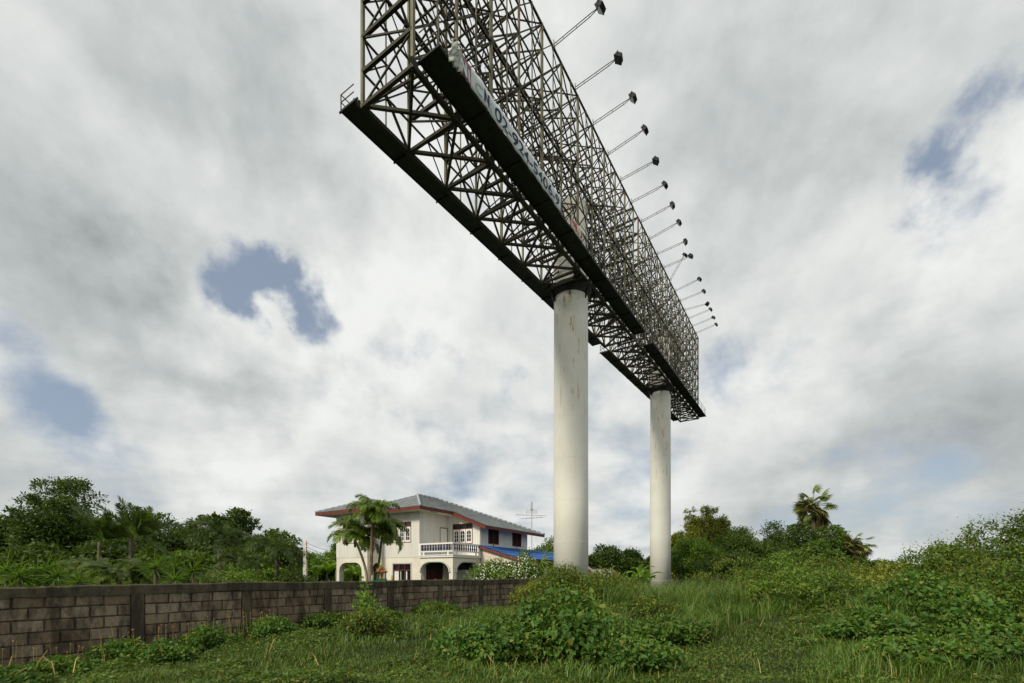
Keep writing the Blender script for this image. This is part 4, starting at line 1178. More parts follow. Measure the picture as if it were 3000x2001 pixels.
# ------------------------------------------------------------------ vegetation tools
LEAF = {
    'diamond': (np.array([(0,0,0),(.45,.5,.07),(1,0,-.06),(.45,-.5,.07)]), [np.array([[0,1,2,3]])]),
    'heart': (np.array([(0,0,0),(-.10,.30,.05),(.22,.5,.09),(.62,.30,.03),(1,0,-.14),(.62,-.30,.03),(.22,-.5,.09),(-.10,-.30,.05)]),
              [np.array([[0,4,3,2,1],[0,7,6,5,4]])]),
    'lance': (np.array([(0,0,0),(.3,.5,.05),(.7,.36,.02),(1,0,-.10),(.7,-.36,.02),(.3,-.5,.05)]), [np.array([[0,3,2,1],[0,5,4,3]])]),
}
def norm(a): return a/np.maximum(np.linalg.norm(a, axis=1, keepdims=True), 1e-9)
def leaves_mesh(name, pos, axis, nor, Ls, Ws, shape, mat):
    T, Fs = LEAF[shape]
    axis = norm(axis); side = norm(np.cross(nor, axis)); nor = np.cross(axis, side)
    n = len(pos); k = len(T)
    V = (pos[:, None, :] + T[None, :, 0:1]*axis[:, None, :]*Ls[:, None, None]
         + T[None, :, 1:2]*side[:, None, :]*Ws[:, None, None] + T[None, :, 2:3]*nor[:, None, :]*Ls[:, None, None]).reshape(-1, 3)
    base = (np.arange(n)*k)[:, None, None]
    return fast_mesh(name, V, [(base+f[None]).reshape(-1, f.shape[1]) for f in Fs], mat)
def crown_points(r, clumps, n, per=14, sig=.22, shell=(.55, 1.08), zmin=None):
    C = np.array([c[:3] for c in clumps]); R = np.array([c[3:6] for c in clumps])
    wgt = (R[:, 0]*R[:, 1]*R[:, 2])**(2/3.); wgt = wgt/wgt.sum()
    nt = max(1, n//per)
    ci = r.choice(len(clumps), nt, p=wgt)
    d = norm(r.normal(size=(nt, 3))); d[:, 2] = np.abs(d[:, 2])*np.where(r.random(nt) < .72, 1, -1)
    rad = shell[0]+(shell[1]-shell[0])*np.sqrt(r.random(nt))
    tw = C[ci]+d*R[ci]*rad[:, None]
    idx = np.repeat(np.arange(nt), per)
    pos = tw[idx]+r.normal(size=(len(idx), 3))*sig*R[ci][idx].mean(1, keepdims=True)*np.array([1,1,.7])
    outw = d[idx]
    if zmin is not None:
        k = pos[:, 2] > zmin; pos, outw = pos[k], outw[k]
    return pos, outw
def foliage(name, clumps, n, L_, Wd, shape, mat, seed, parent, droop=.25, per=14, sig=.22, zmin=None, shell=(.55, 1.08), off=(0,0,0)):
    r = rng_(seed)
    pos, out = crown_points(r, clumps, n, per, sig, shell, zmin)
    m = len(pos)
    axis = out*.7+r.normal(size=(m, 3))*.75+np.array([0,0,-droop])
    nor = out*.35+r.normal(size=(m, 3))*.45+np.array([0,0,.75])
    s = r.uniform(.65, 1.3, m)
    me = leaves_mesh(name, pos-np.array(off), axis, nor, L_*s, Wd*s, shape, mat)
    return (lambda o_: (o_.__setitem__('kind', 'stuff'), o_)[1])(link(bpy.data.objects.new(name, me), parent))
def dome_clumps(r, cx, cy, z0, z1, rx, ry, n, rel=.42, flat=1.0):
    out = []; h = (z1-z0)/2; zc = (z0+z1)/2
    for i in range(n):
        while True:
            p = r.uniform(-1, 1, 3)
            if (p**2).sum() < 1: break
        p = p/max(np.linalg.norm(p), .3)*r.uniform(.25, .78) if i else p*0
        if 0 < i < 5: p = np.array([(0, 0, .70), (.66, -.1, .15), (-.66, -.1, .15), (.1, -.6, .3)][i-1])
        s = rel*r.uniform(.7, 1.25)
        out.append((cx+p[0]*rx, cy+p[1]*ry, zc+p[2]*h, rx*s, ry*s, h*s*flat))
    return out
TN = 1.3
def tree(label, px, ptop, Z, wpx, mat, seed, name='tree', cat='tree', n=13000, leaf=(.24, .13), shape='diamond', bottom=None, clumps=16, rel=.40, wisps=0, group=None, droop=.25, trunk=True, per=14, sig=.22, depth=.9):
    r = rng_(seed); c = W(px, ptop, Z); x, y = c.x, Z; rx = wpx/2/F*Z; g = G(x, y)
    z1 = c.z; z0 = g+(.25 if bottom is None else bottom)
    root = empty(name, (x, y, g-.1), 0, label, cat, group); off = (x, y, g-.1)
    cl = dome_clumps(r, x, y, z0, z1+.03*(z1-z0), rx, rx*depth, clumps, rel)
    for i in range(wisps):
        a = r.uniform(0, 2*math.pi); q = r.uniform(.15, .85); zz = z0+(z1-z0)*(.5+.5*math.sqrt(max(0, 1-q*q)))
        s = r.uniform(.10, .17)
        cl.append((x+rx*q*math.cos(a)*1.02, y+rx*q*math.sin(a), zz+r.uniform(-.05, .16)*(z1-z0), rx*s*1.4, rx*s*1.4, rx*s))
    foliage('crown', cl, int(n*TN), leaf[0], leaf[1], shape, mat, seed+1, root, droop, per, sig, off=off)
    if trunk:
        mb = MB(); h = z1-g
        mid = Vector((r.uniform(-.1, .1)*rx, 0, h*.42)); rt = max(.10, h*.022)
        mb.tube([(0,0,0), (mid.x*.4, 0, h*.2), mid, (mid.x*1.4, .1, h*.7)], [rt*1.3, rt, rt*.75, rt*.3], 8)
        for k in range(min(len(cl), 14)):
            e = Vector((cl[k][0]-x, cl[k][1]-y, cl[k][2]-g+.1)); s_ = Vector((mid.x*.6, 0, h*r.uniform(.22, .5)))
            if (e-s_).length > .3: mb.tube([s_, s_.lerp(e, .5)+Vector((0,0,-.08*h*.3)), e], [rt*.5, rt*.3, rt*.1], 5, False)
        mb.obj('trunk', M_bark, root, True)
    return root
def shrub(label, x, y, rx, ry, h, mat, seed, name='shrub', cat='shrub', n=4500, leaf=(.10, .055), shape='diamond', clumps=10, rel=.5, group=None, droop=.2, zlift=0.0, per=10, sig=.25, stems=6):
    r = rng_(seed); g = G(x, y)
    root = empty(name, (x, y, g-.05), 0, label, cat, group); off = (x, y, g-.05)
    cl = dome_clumps(r, x, y, g-h*.25+zlift, g+h, rx, ry, clumps, rel)
    foliage('foliage', cl, n, leaf[0], leaf[1], shape, mat, seed+1, root, droop, per, sig, zmin=g-.05, off=off)
    if n > 2000:   # a second, smaller and paler set of shoots on top
        cl2 = [(c[0], c[1], c[2]+c[5]*.15, c[3]*1.06, c[4]*1.06, c[5]*1.06) for c in cl]
        foliage('shoots', cl2, n//3, leaf[0]*.6, leaf[1]*.5, 'diamond', M_leaf_shoot, seed+5, root, -.2, 6, .3, zmin=g+h*.25, off=off)
    mb = MB()
    for k in range(stems):
        c = cl[k % len(cl)]; e = Vector((c[0]-x, c[1]-y, max(.1, c[2]-g+.1)))
        mb.tube([(r.uniform(-.1,.1), r.uniform(-.1,.1), 0), e*.5+Vector((0,0,.05)), e], [.02, .014, .006], 5, False)
    mb.obj('stems', M_bark, root)
    return root

# --- pinnate palm fronds
def frond_mesh(name, L_, th0, droop, leaflet, width, nl, mat, seed, hang=.6, petiole=.18, bushy=False):
    r = rng_(seed); n = 24; pts = [np.zeros(3)]; ds = []
    for i in range(n):
        t = i/n; a = th0-droop*t**1.2; d = np.array([math.cos(a), 0, math.sin(a)]); ds.append(d); pts.append(pts[-1]+d*L_/n)
    V = []; F4 = []; F3 = []
    def at(t):
        k = min(int(t*n), n-1); return pts[k]+(pts[k+1]-pts[k])*(t*n-k), ds[k]
    mb = MB(); mb.tube([tuple(p) for p in pts[::3]], list(np.linspace(.022, .004, len(pts[::3]))*max(1, L_/1.8)), 5, False)
    for f in mb.f: F4.append(f)
    V += mb.v
    for i in range(nl):
        t = petiole+(1-petiole)*(i+.5)/nl
        p, d = at(t); s = math.sin(math.pi*(.12+.80*(t-petiole)/(1-petiole)))
        for sg in (-1, 1):
            ll = leaflet*s*r.uniform(.85, 1.12); sd = np.array([0, sg, 0])
            up = np.cross(sd, d)*sg; up = up if up[2] > 0 else -up
            if bushy:
                an = r.uniform(0, 6.283); sd = np.array([0, math.cos(an), 0])+up*math.sin(an)
            ax = sd*r.uniform(.6, .8)+d*r.uniform(.5, .75)+up*r.uniform(.0, .35)*(0 if bushy else 1); ax /= np.linalg.norm(ax)
            a0 = p; a1 = p+ax*ll*.5; ax2 = ax+np.array([0,0,-hang]); ax2 /= np.linalg.norm(ax2); a2 = a1+ax2*ll*.5
            wv = np.cross(ax, up); wv /= np.linalg.norm(wv); w = width*r.uniform(.8, 1.15)
            b = len(V); V += [tuple(a0-wv*w*.3), tuple(a0+wv*w*.3), tuple(a1+wv*w*.5), tuple(a1-wv*w*.5), tuple(a2)]
            F4.append((b, b+1, b+2, b+3)); F3.append((b+3, b+2, b+4))
    return fast_mesh(name, np.array(V), [np.array(F4), np.array(F3)], mat)
def palm(label, base, top, fronds, n, seed, bark, rt=.10, name='palm_tree', cat='palm', group=None, lean=.0, shaft=None, tilt=(0, .5), crownshaft=True):
    r = random.Random(seed); base = Vector(base); top = Vector(top)
    root = empty(name, base, 0, label, cat, group); h = top-base
    mb = MB(); pts = []; rad = []
    for i in range(13):
        t = i/12; p = h*t; p.x += -lean*math.sin(math.pi*t); pts.append(p); rad.append(rt*(1.25-.5*t)*(1.06 if i % 2 else .96))
    mb.tube(pts, rad, 9); mb.obj('trunk', bark, root, True)
    if crownshaft:
        mb = MB(); mb.tube([h-Vector((0,0,.35)), h-Vector((0,0,.1)), h+Vector((0,0,.2))], [rt*.85, rt*.95, rt*.35], 8); mb.obj('crownshaft', M_palm, root, True)
    for i in range(n):
        o = link(bpy.data.objects.new('frond', fronds[i % len(fronds)]), root)
        a = 2.39996*i+r.uniform(-.25, .25); t = i/max(1, n-1)
        o.location = h+Vector((0,0,.1*(1-t))); s = r.uniform(.85, 1.1)*(1 if t > .15 else .8)
        o.scale = (s, s, s); o.rotation_mode = 'ZYX'
        o.rotation_euler = (r.uniform(-.25, .25), tilt[0]+(tilt[1]-tilt[0])*t+r.uniform(-.1, .1), a)
    return root

# --- rosettes of sword leaves (agave, yucca, pandanus)
def blade_mesh(name, L_, w, bend, mat, seg=5, fold=.15):
    V = []; F4 = []; p = np.zeros(3)
    for i in range(seg+1):
        t = i/seg; a = -bend*t**1.6; ww = w*(.55+.9*t*(1-t)*1.8)*(1-t**3.2)*.5+.002
        V += [(p[0], -ww, p[2]+ww*fold*2), (p[0], 0, p[2]), (p[0], ww, p[2]+ww*fold*2)]
        p = p+np.array([math.cos(a), 0, math.sin(a)])*L_/seg
    for i in range(seg):
        b = 3*i; F4 += [(b, b+1, b+4, b+3), (b+1, b+2, b+5, b+4)]
    return fast_mesh(name, np.array(V), [np.array(F4)], mat, True)
def rosette(label, x, y, z0, stem, blades, n, seed, name='yucca', cat='yucca', group=None, el=(-.35, 1.4), heads=1, spread=.3):
    r = random.Random(seed); root = empty(name, (x, y, z0), 0, label, cat, group)
    for hd in range(heads):
        ox, oy = (r.uniform(-spread, spread), r.uniform(-spread, spread)) if heads > 1 else (0, 0); sh = stem*r.uniform(.85, 1.1)
        mb = MB(); mb.tube([(ox*.3, oy*.3, -.1), (ox, oy, sh*.6), (ox, oy, sh)], [.06, .045, .04], 7); mb.obj('stem', M_bark, root, True)
        for i in range(n):
            o = link(bpy.data.objects.new('leaf', blades[i % len(blades)]), root); t = (i+.5)/n
            o.location = (ox, oy, sh-.05+.12*(1-t)); o.rotation_mode = 'ZYX'
            o.rotation_euler = (r.uniform(-.2, .2), -(el[1]+(el[0]-el[1])*t)+r.uniform(-.1, .1), 2.39996*i+r.uniform(-.2, .2))
            s = r.uniform(.8, 1.12); o.scale = (s, s, s)
    return root

# --- fan palms
def fan_mesh(name, pet, rad, nseg, mat, seed, cone=.35):
    r = rng_(seed); V = []; F4 = []; F3 = []
    mb = MB(); mb.tube([(0,0,0), (pet*.5, 0, pet*.06), (pet, 0, 0)], [.035, .025, .02], 5, False); V += mb.v; F4 += mb.f
    for i in range(nseg):
        a = -2.35+4.7*(i+.5)/nseg; R_ = rad*(.75+.25*math.cos(a*.55))*r.uniform(.9, 1.05); hw = 4.7/nseg*.52
        def P(rr, aa, dz): return (pet+rr*math.cos(aa), rr*math.sin(aa), -cone*rr*abs(math.sin(a))*.5-.25*(rr/rad)**2*rr+dz)
        b = len(V)
        V += [P(.03, a-hw, 0), P(.03, a+hw, 0), P(R_*.58, a-hw, 0), P(R_*.58, a, .03*rad), P(R_*.58, a+hw, 0), P(R_, a, -.10*rad*r.random())]
        F4.append((b, b+2, b+3, b+1)); F3 += [(b+1, b+3, b+4), (b+2, b+5, b+3), (b+3, b+5, b+4)]
    return fast_mesh(name, np.array(V), [np.array(F4), np.array(F3)], mat)
def fan_palm(label, px, ptop, Z, fans, dry, n, nd, seed, scale=1.0, trunk_r=.2, elev=(1.45, -.75), rows=None):
    r = random.Random(seed); t = W(px, ptop, Z); x, y = t.x, Z; g = G(x, y)-.1
    root = empty('sugar_palm', (x, y, g), 0, label, 'palm'); h = t.z-g
    mb = MB(); mb.tube([(0,0,0), (.05,0,h*.3), (0,0,h*.7), (0,0,h)], [trunk_r*1.3, trunk_r, trunk_r*.9, trunk_r*1.1], 10); mb.obj('trunk', M_bark, root, True)
    for i in range(n+nd):
        isd = i >= n; o = link(bpy.data.objects.new('frond', (dry if isd else fans)[i % 2]), root)
        tt = (i/(n-1)) if not isd else 1
        e = elev[0]+(elev[1]-elev[0])*tt**.85 if not isd else -r.uniform(.7, 1.35)
        o.rotation_mode = 'ZYX'; o.rotation_euler = (r.uniform(-.5, .5), -e, 2.39996*i+r.uniform(-.3, .3)); s = scale*r.uniform(.85, 1.1); o.scale = (s, s, s)
        o.location = (0, 0, h-(r.uniform(.2, 1.3) if isd else 0)-.3*tt)
    if scale > .9:
        for k in range(3):
            mb = MB(); a = -2.0+k*.7; mb.tube([(0,0,h-.2), (.35*math.cos(a),.35*math.sin(a),h-.05), (.6*math.cos(a),.6*math.sin(a),h-.6), (.62*math.cos(a),.62*math.sin(a),h-1.0)], [.06,.05,.05,.02], 6); mb.obj('flower_stalk', M_sgold, root, True)
        for k in range(9):
            a = k*.7; mb = MB(); c = Vector((.38*math.cos(a), .38*math.sin(a), h-.45-.2*(k % 3))); mb.lathe([(.02,-.13),(.12,-.08),(.14,0),(.11,.09),(.02,.13)], 8, c); mb.obj('fruit', M_dark, root, True)
    return root

# --- banana plants
def banana_mesh(name, L_, w, th0, droop, seed):
    r = rng_(seed); n = 14; V = []; F4 = []; p = np.array([0., 0, 0]); 
    for i in range(n+1):
        t = i/n; a = th0-droop*t**1.3
        tt = max(0, (t-.14)/.86); ww = w*.5*(math.sin(math.pi*min(1, tt*.97+.03))**.55 if tt > 0 else .06)
        ww *= r.uniform(.9, 1.05); dz = .35*ww
        V += [(p[0], -ww, p[2]+dz), (p[0], 0, p[2]), (p[0], ww, p[2]+dz)]
        p = p+np.array([math.cos(a), 0, math.sin(a)])*L_/n
    for i in range(n):
        b = 3*i; F4 += [(b, b+1, b+4, b+3), (b+1, b+2, b+5, b+4)]
    return fast_mesh(name, np.array(V), [np.array(F4)], M_banana, True)
def banana(label, px, Z, h, leafs, n, seed, group=None):
    r = random.Random(seed); x = (px-1500)/F*Z; g = G(x, Z)-.1
    root = empty('banana_plant', (x, Z, g), 0, label, 'banana plant', group)
    mb = MB(); mb.tube([(0,0,0), (0,0,h*.5), (0,0,h)], [.13, .10, .06], 8); mb.obj('stem', M_leafstem, root, True)
    for i in range(n):
        o = link(bpy.data.objects.new('leaf', leafs[i % len(leafs)]), root); o.location = (0, 0, h-.1-.25*(i/n)); o.rotation_mode = 'ZYX'
        o.rotation_euler = (r.uniform(-.2, .2), .55*(i/n)-.1, 2.39996*i+r.uniform(-.3, .3)); s = r.uniform(.8, 1.1); o.scale = (s, s, s)
    return root
M_leafstem = plain('banana stem', (.12,.16,.05), .7, .2, 5)

# ------------------------------------------------------------------ planting: behind the wall
tree('tall airy tree with feathery dark crown left of the date palms', 190, 1462, 30, 300, M_leaf_dark, 11, n=26000, clumps=26, rel=.32, wisps=16, leaf=(.20,.10))
tree('dull green tree at the edge of the garden thicket beside the airy tree', 15, 1535, 29, 190, M_leaf_dark, 13, n=12000, wisps=4)
tree('dense dark tree with a smooth rounded top behind the creeper stump', 470, 1522, 40, 230, M_leaf_dark, 15, n=16000, clumps=20, rel=.36, leaf=(.22,.13))
tree('thin yellowish tree between the dense dark tree and the foxtail palm', 575, 1553, 42, 130, M_leaf_scrub, 17, n=7000, wisps=5)
tree('open crowned tree rising behind the foxtail palms', 655, 1520, 36, 200, M_leaf_dark, 19, n=14000, clumps=20, rel=.32, wisps=10)
tree('leafy green tree next to the concrete utility pole', 800, 1568, 33, 170, M_leaf_mid, 21, n=14000, wisps=6)
tree('small broad tree filling the gap below the open crowned tree', 720, 1585, 38, 160, M_leaf_mid, 23, n=9000)
tree('low pale green tree behind the banana plants and pole', 930, 1632, 44, 210, M_leaf_bright, 25, n=11000, wisps=4)
tree('slender tree showing past the left corner of the house', 985, 1600, 46, 60, M_leaf_mid, 27, n=4000, wisps=3)
tree('low hedge tree in the shade behind the feathery palms', 330, 1590, 26, 220, M_leaf_dark, 29, n=12000)
tree('low dark tree behind the sword leaved plants', 120, 1610, 24, 240, M_leaf_dark, 31, n=12000)
tree('dark undergrowth tree between the stump and the foxtail palms', 560, 1625, 27, 190, M_leaf_mid, 33, n=10000)
tree('bright undergrowth tree behind the second foxtail palm', 740, 1650, 26, 200, M_leaf_bright, 35, n=8000)
tree('round headed tree behind the blue lean-to roof', 1618, 1588, 48, 130, M_leaf_mid, 37, n=8000)
tree('low tree beside the blue lean-to and the first column', 1560, 1640, 44, 90, M_leaf_bright, 39, n=4000)
tree('broad domed dark tree over the timber hut', 1765, 1607, 52, 110, M_leaf_dark, 41, n=15000, clumps=18, rel=.38, leaf=(.25,.14))
tree('domed dark tree against the second column', 1850, 1621, 54, 95, M_leaf_dark, 43, n=12000, clumps=16, rel=.38, leaf=(.25,.14))
tree('low tree between the domed trees and the second column', 1905, 1640, 50, 60, M_leaf_dark, 45, n=5000)
# right hand trees
for i, (px, pt_, w, lb) in enumerate(((2030, 1522, 100, 'thick feathery yellow green bamboo clump next to the second column'), (2075, 1512, 80, 'tallest feathery bamboo clump above the bright green tree'), (2115, 1522, 70, 'arching bamboo clump bending away from the second column'), (1985, 1575, 60, 'low bamboo clump squeezed against the second column'))):
    tree(lb, px, pt_, 60, w, M_leaf_yellow, 61+i, name='bamboo_clump', cat='bamboo', n=9500, leaf=(.40,.09), shape='diamond', droop=1.0, wisps=8, group='bamboo clumps beyond the second column')
tree('spreading bright green tree just right of the second column', 2030, 1585, 50, 190, M_leaf_bright, 71, n=18000, clumps=24, rel=.32, leaf=(.24,.13))
tree('broad mid green tree in the middle of the tree belt', 2165, 1560, 52, 190, M_leaf_mid, 73, n=18000, clumps=24, rel=.32, leaf=(.24,.13))
tree('dark domed tree between the broad tree and the sugar palm', 2265, 1546, 56, 150, M_leaf_dark, 75, n=13000, clumps=20, rel=.34)
tree('ragged dark tree wrapped round the sugar palm trunk', 2370, 1562, 48, 215, M_leaf_dark, 77, n=16000, clumps=22, rel=.32, wisps=8)
tree('dark leafy tree right of the sugar palm', 2445, 1568, 47, 120, M_leaf_mid, 79, n=8000, wisps=5)
tree('leafy bush tree at the foot of the sugar palm', 2390, 1592, 40, 190, M_leaf_mid, 81, n=14000, clumps=18, rel=.36)
tree('shaded low tree at the foot of the broad tree', 2160, 1625, 42, 210, M_leaf_dark, 83, n=11000)
tree('low tree below the smaller sugar palm', 2500, 1640, 44, 110, M_leaf_dark, 85, n=6000)
tree('far dark tree line clump below the hill', 2580, 1648, 95, 110, M_leaf_dark, 87, n=8000, leaf=(.4,.25))
tree('far dark tree beside the hill slope', 2650, 1656, 110, 90, M_leaf_dark, 89, n=6000, leaf=(.45,.28))
fans = [fan_mesh('fan', 1.45, .88, 18, M_fan, 1), fan_mesh('fan', 1.55, .80, 16, M_fan, 2)]
dryf = [fan_mesh('fan', 1.2, 1.15, 20, M_fan_dry, 3), fan_mesh('fan', 1.0, 1.1, 18, M_fan_dry, 4)]
fan_palm('tall sugar palm with fan leaves and hanging dry skirt', 2383, 1478, 50, fans, dryf, 26, 30, 5, 1.05, .26)
fan_palm('smaller sugar palm with drooping ragged fan leaves', 2505, 1588, 45, fans, dryf, 18, 24, 8, .82, .22, (.9, -.8))

# palms in front of the house
fr = [frond_mesh('frond', 1.45, 1.0, 2.2, .56, .05, 40, M_palm, 1, 1.1), frond_mesh('frond', 1.35, .7, 2.0, .54, .05, 38, M_palm, 2, 1.1), frond_mesh('frond', 1.5, 1.25, 2.0, .56, .05, 40, M_palm, 3, 1.1)]
def P_(px, py, Z, z=None):
    v = W(px, py, Z)
    if z is not None: v.z = z
    return v
Zp = 21.0
palm('young palm with pale leaning curved trunk before the house', P_(1071, 1700, Zp, .1), P_(1040, 1582, Zp), fr, 26, 3, M_palmbark, .065, lean=-.28, tilt=(-.2, 1.0))
palm('tallest palm with shaggy dark trunk before the house', P_(1090, 1700, Zp-.8, .1), P_(1092, 1520, Zp-.8), fr, 26, 4, M_palmbark_d, .075, lean=.05, tilt=(-.4, 1.0))
palm('palm with slim dark trunk nearest the spirit house', P_(1104, 1700, Zp+.5, .1), P_(1120, 1566, Zp+.5), fr, 24, 6, M_palmbark_d, .06, lean=.06, tilt=(-.2, 1.0))
# foxtail palms and date palms in the garden
fx = [frond_mesh('frond', 1.9, .8, 2.0, .36, .04, 60, M_leaf_grey, 5, .4, .12, True), frond_mesh('frond', 1.7, .5, 1.9, .36, .04, 56, M_leaf_grey, 6, .4, .12, True)]
fxb = [frond_mesh('frond', 1.9, 1.15, .5, .46, .045, 40, M_leaf_grey, 7, .2), frond_mesh('frond', 1.8, 1.0, .8, .46, .045, 40, M_leaf_mid, 8, .2)]
palm('bushy foxtail palm with drooping fronds below the open crowned tree', P_(645, 1700, 22.5, .1), P_(645, 1580, 22.5), fx, 22, 11, M_bark, .12, tilt=(-.2, .8))
palm('bushy foxtail palm with pale flower spikes next to the leafy green tree', P_(812, 1700, 21.5, .1), P_(810, 1620, 21.5), fx, 18, 12, M_bark, .11, tilt=(-.2, .8))
mb = MB(); 
palm('short foxtail palm growing at the foot of its bushy neighbours', P_(690, 1700, 20, .1), P_(700, 1650, 20), fx, 14, 14, M_bark, .09, tilt=(-.1, .7))
palm('date palm with stiff upright fronds beside the dense dark tree', P_(384, 1700, 22.5, .1), P_(384, 1572, 22.5), fxb, 24, 15, M_bark, .11, tilt=(-.3, 1.3), crownshaft=False)
palm('date palm with arching fronds in front of the airy tree', P_(290, 1700, 22.5, .1), P_(292, 1588, 22.5), fxb, 24, 16, M_bark, .10, tilt=(-.2, 1.3), crownshaft=False)
fe = [frond_mesh('frond', 1.2, 1.0, 1.9, .28, .035, 30, M_leaf_grey, 9, .3), frond_mesh('frond', 1.05, .8, 1.8, .26, .035, 28, M_leaf_scrub, 10, .3)]
for i, (px, py, Z, lb) in enumerate(((295, 1690, 15.5, 'feathery dwarf date palm below the arching date palm'), (350, 1694, 15, 'feathery dwarf date palm below the upright date palm'), (405, 1692, 16, 'feathery dwarf date palm beside the creeper stump'), (250, 1696, 16.5, 'feathery dwarf date palm next to the small upright yucca'), (455, 1700, 16.5, 'feathery dwarf date palm behind the slim yucca'))):
    palm(lb, P_(px, 1700, Z, .2), P_(px, py, Z), fe, 26, 30+i, M_bark, .06, name='dwarf_palm', group='dwarf palms behind the wall', tilt=(-.45, .7), crownshaft=False)
# sword leaved plants along the wall
bl = [blade_mesh('leaf', .60, .034, .25, M_leaf_mid), blade_mesh('leaf', .54, .032, .55, M_leaf_bright), blade_mesh('leaf', .58, .034, .12, M_leaf_dark)]
yl = [('wide two headed yucca with stiff dark leaves over the coping', 128, 1672, 12.2, 2, 46), ('second head of leafy yucca crowding the two headed one', 168, 1678, 12.0, 1, 46),
      ('yellow green low yucca at the start of the row', 35, 1690, 11.5, 2, 40), ('small yucca with upright blades beside the two headed one', 232, 1697, 12.0, 1, 40),
      ('slim yucca with hanging skirt left of the stemmed one', 455, 1672, 13.5, 1, 40), ('yucca on a tall stem beside the low bungalow', 512, 1660, 14.0, 1, 46),
      ('low yucca under the stemmed one', 512, 1693, 13.2, 1, 38), ('ball shaped yucca with dense narrow leaves', 565, 1680, 14.0, 1, 50)]
for i, (lab, px, py, Z, hd, n) in enumerate(yl):
    x = (px-1500)/F*Z; g = G(x, Z); zc = W(px, py, Z).z
    rosette(lab, x, Z, g, max(.5, zc-g), bl, int(n*1.35), 70+i, heads=hd, spread=.22, el=(-1.1, 1.5))
# creeper covered stump
r_ = shrub('tree stump smothered in bright green creeper', P_(437, 0, 23).x, 23, .95, .85, 2.75, M_leaf_bright, 91, 'creeper_stump', 'creeper', 7000, (.14,.12), 'heart', 14, .42)
# low garden shrubs behind the wall, hiding the ground
hs = [(20, 17, 1.2, 1.25), (90, 17, 1.3, 1.2), (200, 19, 1.4, 1.3), (320, 19, 1.5, 1.2), (420, 18, 1.2, 1.05), (600, 17, 1.2, 1.15), (680, 18, 1.3, 1.2), (740, 18, 1.2, 1.25), (850, 21, 1.1, 1.3)]
hl = ['leafy shrub under the dull green edge tree', 'leafy shrub behind the two headed yucca', 'grey green shrub under the airy tree', 'leafy shrub behind the feathery dwarf palms', 'pale shrub at the foot of the creeper stump', 'grey green shrub behind the ball shaped yucca', 'leafy shrub under the first foxtail palm', 'pale shrub between the two bushy foxtail palms', 'grey green shrub at the foot of the utility pole']
for i, (px, Z, rx, h) in enumerate(hs):
    shrub(hl[i], (px-1500)/F*Z, Z, rx, .9, h+.1, (M_leaf_mid, M_leaf_bright, M_leaf_grey)[i % 3], 100+3*i, n=3000, leaf=(.13,.07), group='garden shrubs behind the wall')
tree('bright leafy tree seen through the carport arch', 1035, 1632, 43, 150, M_leaf_bright, 47, n=6000)
# bananas
bn = [banana_mesh('leaf', 1.9, .48, 1.2, 1.9, 1), banana_mesh('leaf', 1.7, .45, 1.0, 2.0, 2), banana_mesh('leaf', 1.5, .40, 1.3, 1.2, 3)]
for i, (px, Z, h, lb) in enumerate(((925, 37, 1.6, 'banana plant with arching leaves right of the utility pole'), (958, 37, 1.9, 'tall banana plant between utility pole and house corner'), (985, 40, 2.2, 'banana plant half hidden by the left corner of the house'), (1030, 38, 1.7, 'banana plant seen through the carport arch'), (1056, 37, 1.5, 'second banana plant framed by the carport arch'), (900, 36, 1.0, 'low banana plant at the foot of the utility pole'))):
    banana(lb, px, Z, h, bn, 10, 40+i, 'banana plants behind the house')
for i, (px, Z, h, lb) in enumerate(((1872, 38, 1.5, 'banana plant with an upright leaf between shed and second column'), (1850, 37, 1.0, 'banana plant leaning over the rusty shed roof'), (1892, 37, 1.0, 'low banana plant against the second column'))):
    banana(lb, px, Z, h, bn, 8, 50+i, 'banana plants by the rusty shed')
# flowering shrub and pandanus by the house
x = P_(1465, 0, 21.5).x; g = G(x, 21.5)
ole = shrub('flowering shrub speckled with white blossom in front of the lean-to', x, 21.5, 1.55, .8, 2.05, M_leaf_bright, 121, 'flowering_shrub', 'shrub', 6500, (.14,.05), 'diamond', 14, .42)
x2 = P_(1540, 0, 21.8).x
ole2 = shrub('taller shoot of white blossom shrub beside the pandanus', x2, 21.8, .75, .6, 2.45, M_leaf_bright, 125, 'flowering_shrub', 'shrub', 3000, (.14,.05), 'diamond', 8, .45)
for rt_, (cx, cy, rx, h, n, sd) in ((ole, (x, 21.5, 1.55, 2.1, 800, 5)), (ole2, (x2, 21.8, .75, 2.5, 240, 6))):
    r = rng_(sd); d = norm(r.normal(size=(n, 3))); d[:, 2] = np.abs(d[:, 2])*np.where(r.random(n) < .8, 1, -.6); d[:, 1] = -np.abs(d[:, 1])*np.where(r.random(n) < .85, 1, -1)
    pos = d*np.array([rx*.98, .8, h*.62])*r.uniform(.82, 1.04, (n, 1))+np.array([0, 0, h*.37]); k = pos[:, 2] > .8; pos = pos[k]; d = d[k]
    nn = len(pos); me = leaves_mesh('blossom', pos, r.normal(size=(nn, 3)), d+r.normal(size=(nn, 3))*.5, r.uniform(.05, .10, nn), r.uniform(.04, .08, nn), 'diamond', M_white_fl)
    o = link(bpy.data.objects.new('blossom', me), rt_); o['kind'] = 'stuff'
pb = [blade_mesh('leaf', 1.15, .085, 1.0, M_leaf_bright, 7), blade_mesh('leaf', 1.05, .08, 1.5, M_leaf_mid, 7), blade_mesh('leaf', 1.2, .08, .7, M_leaf_yellow, 7)]
x = P_(1585, 0, 22.5).x; rosette('big pandanus with long arching sword leaves beside the first column', x, 22.5, G(x, 22.5), 2.0, pb, 80, 131, 'pandanus', 'pandanus', el=(-.7, 1.45))
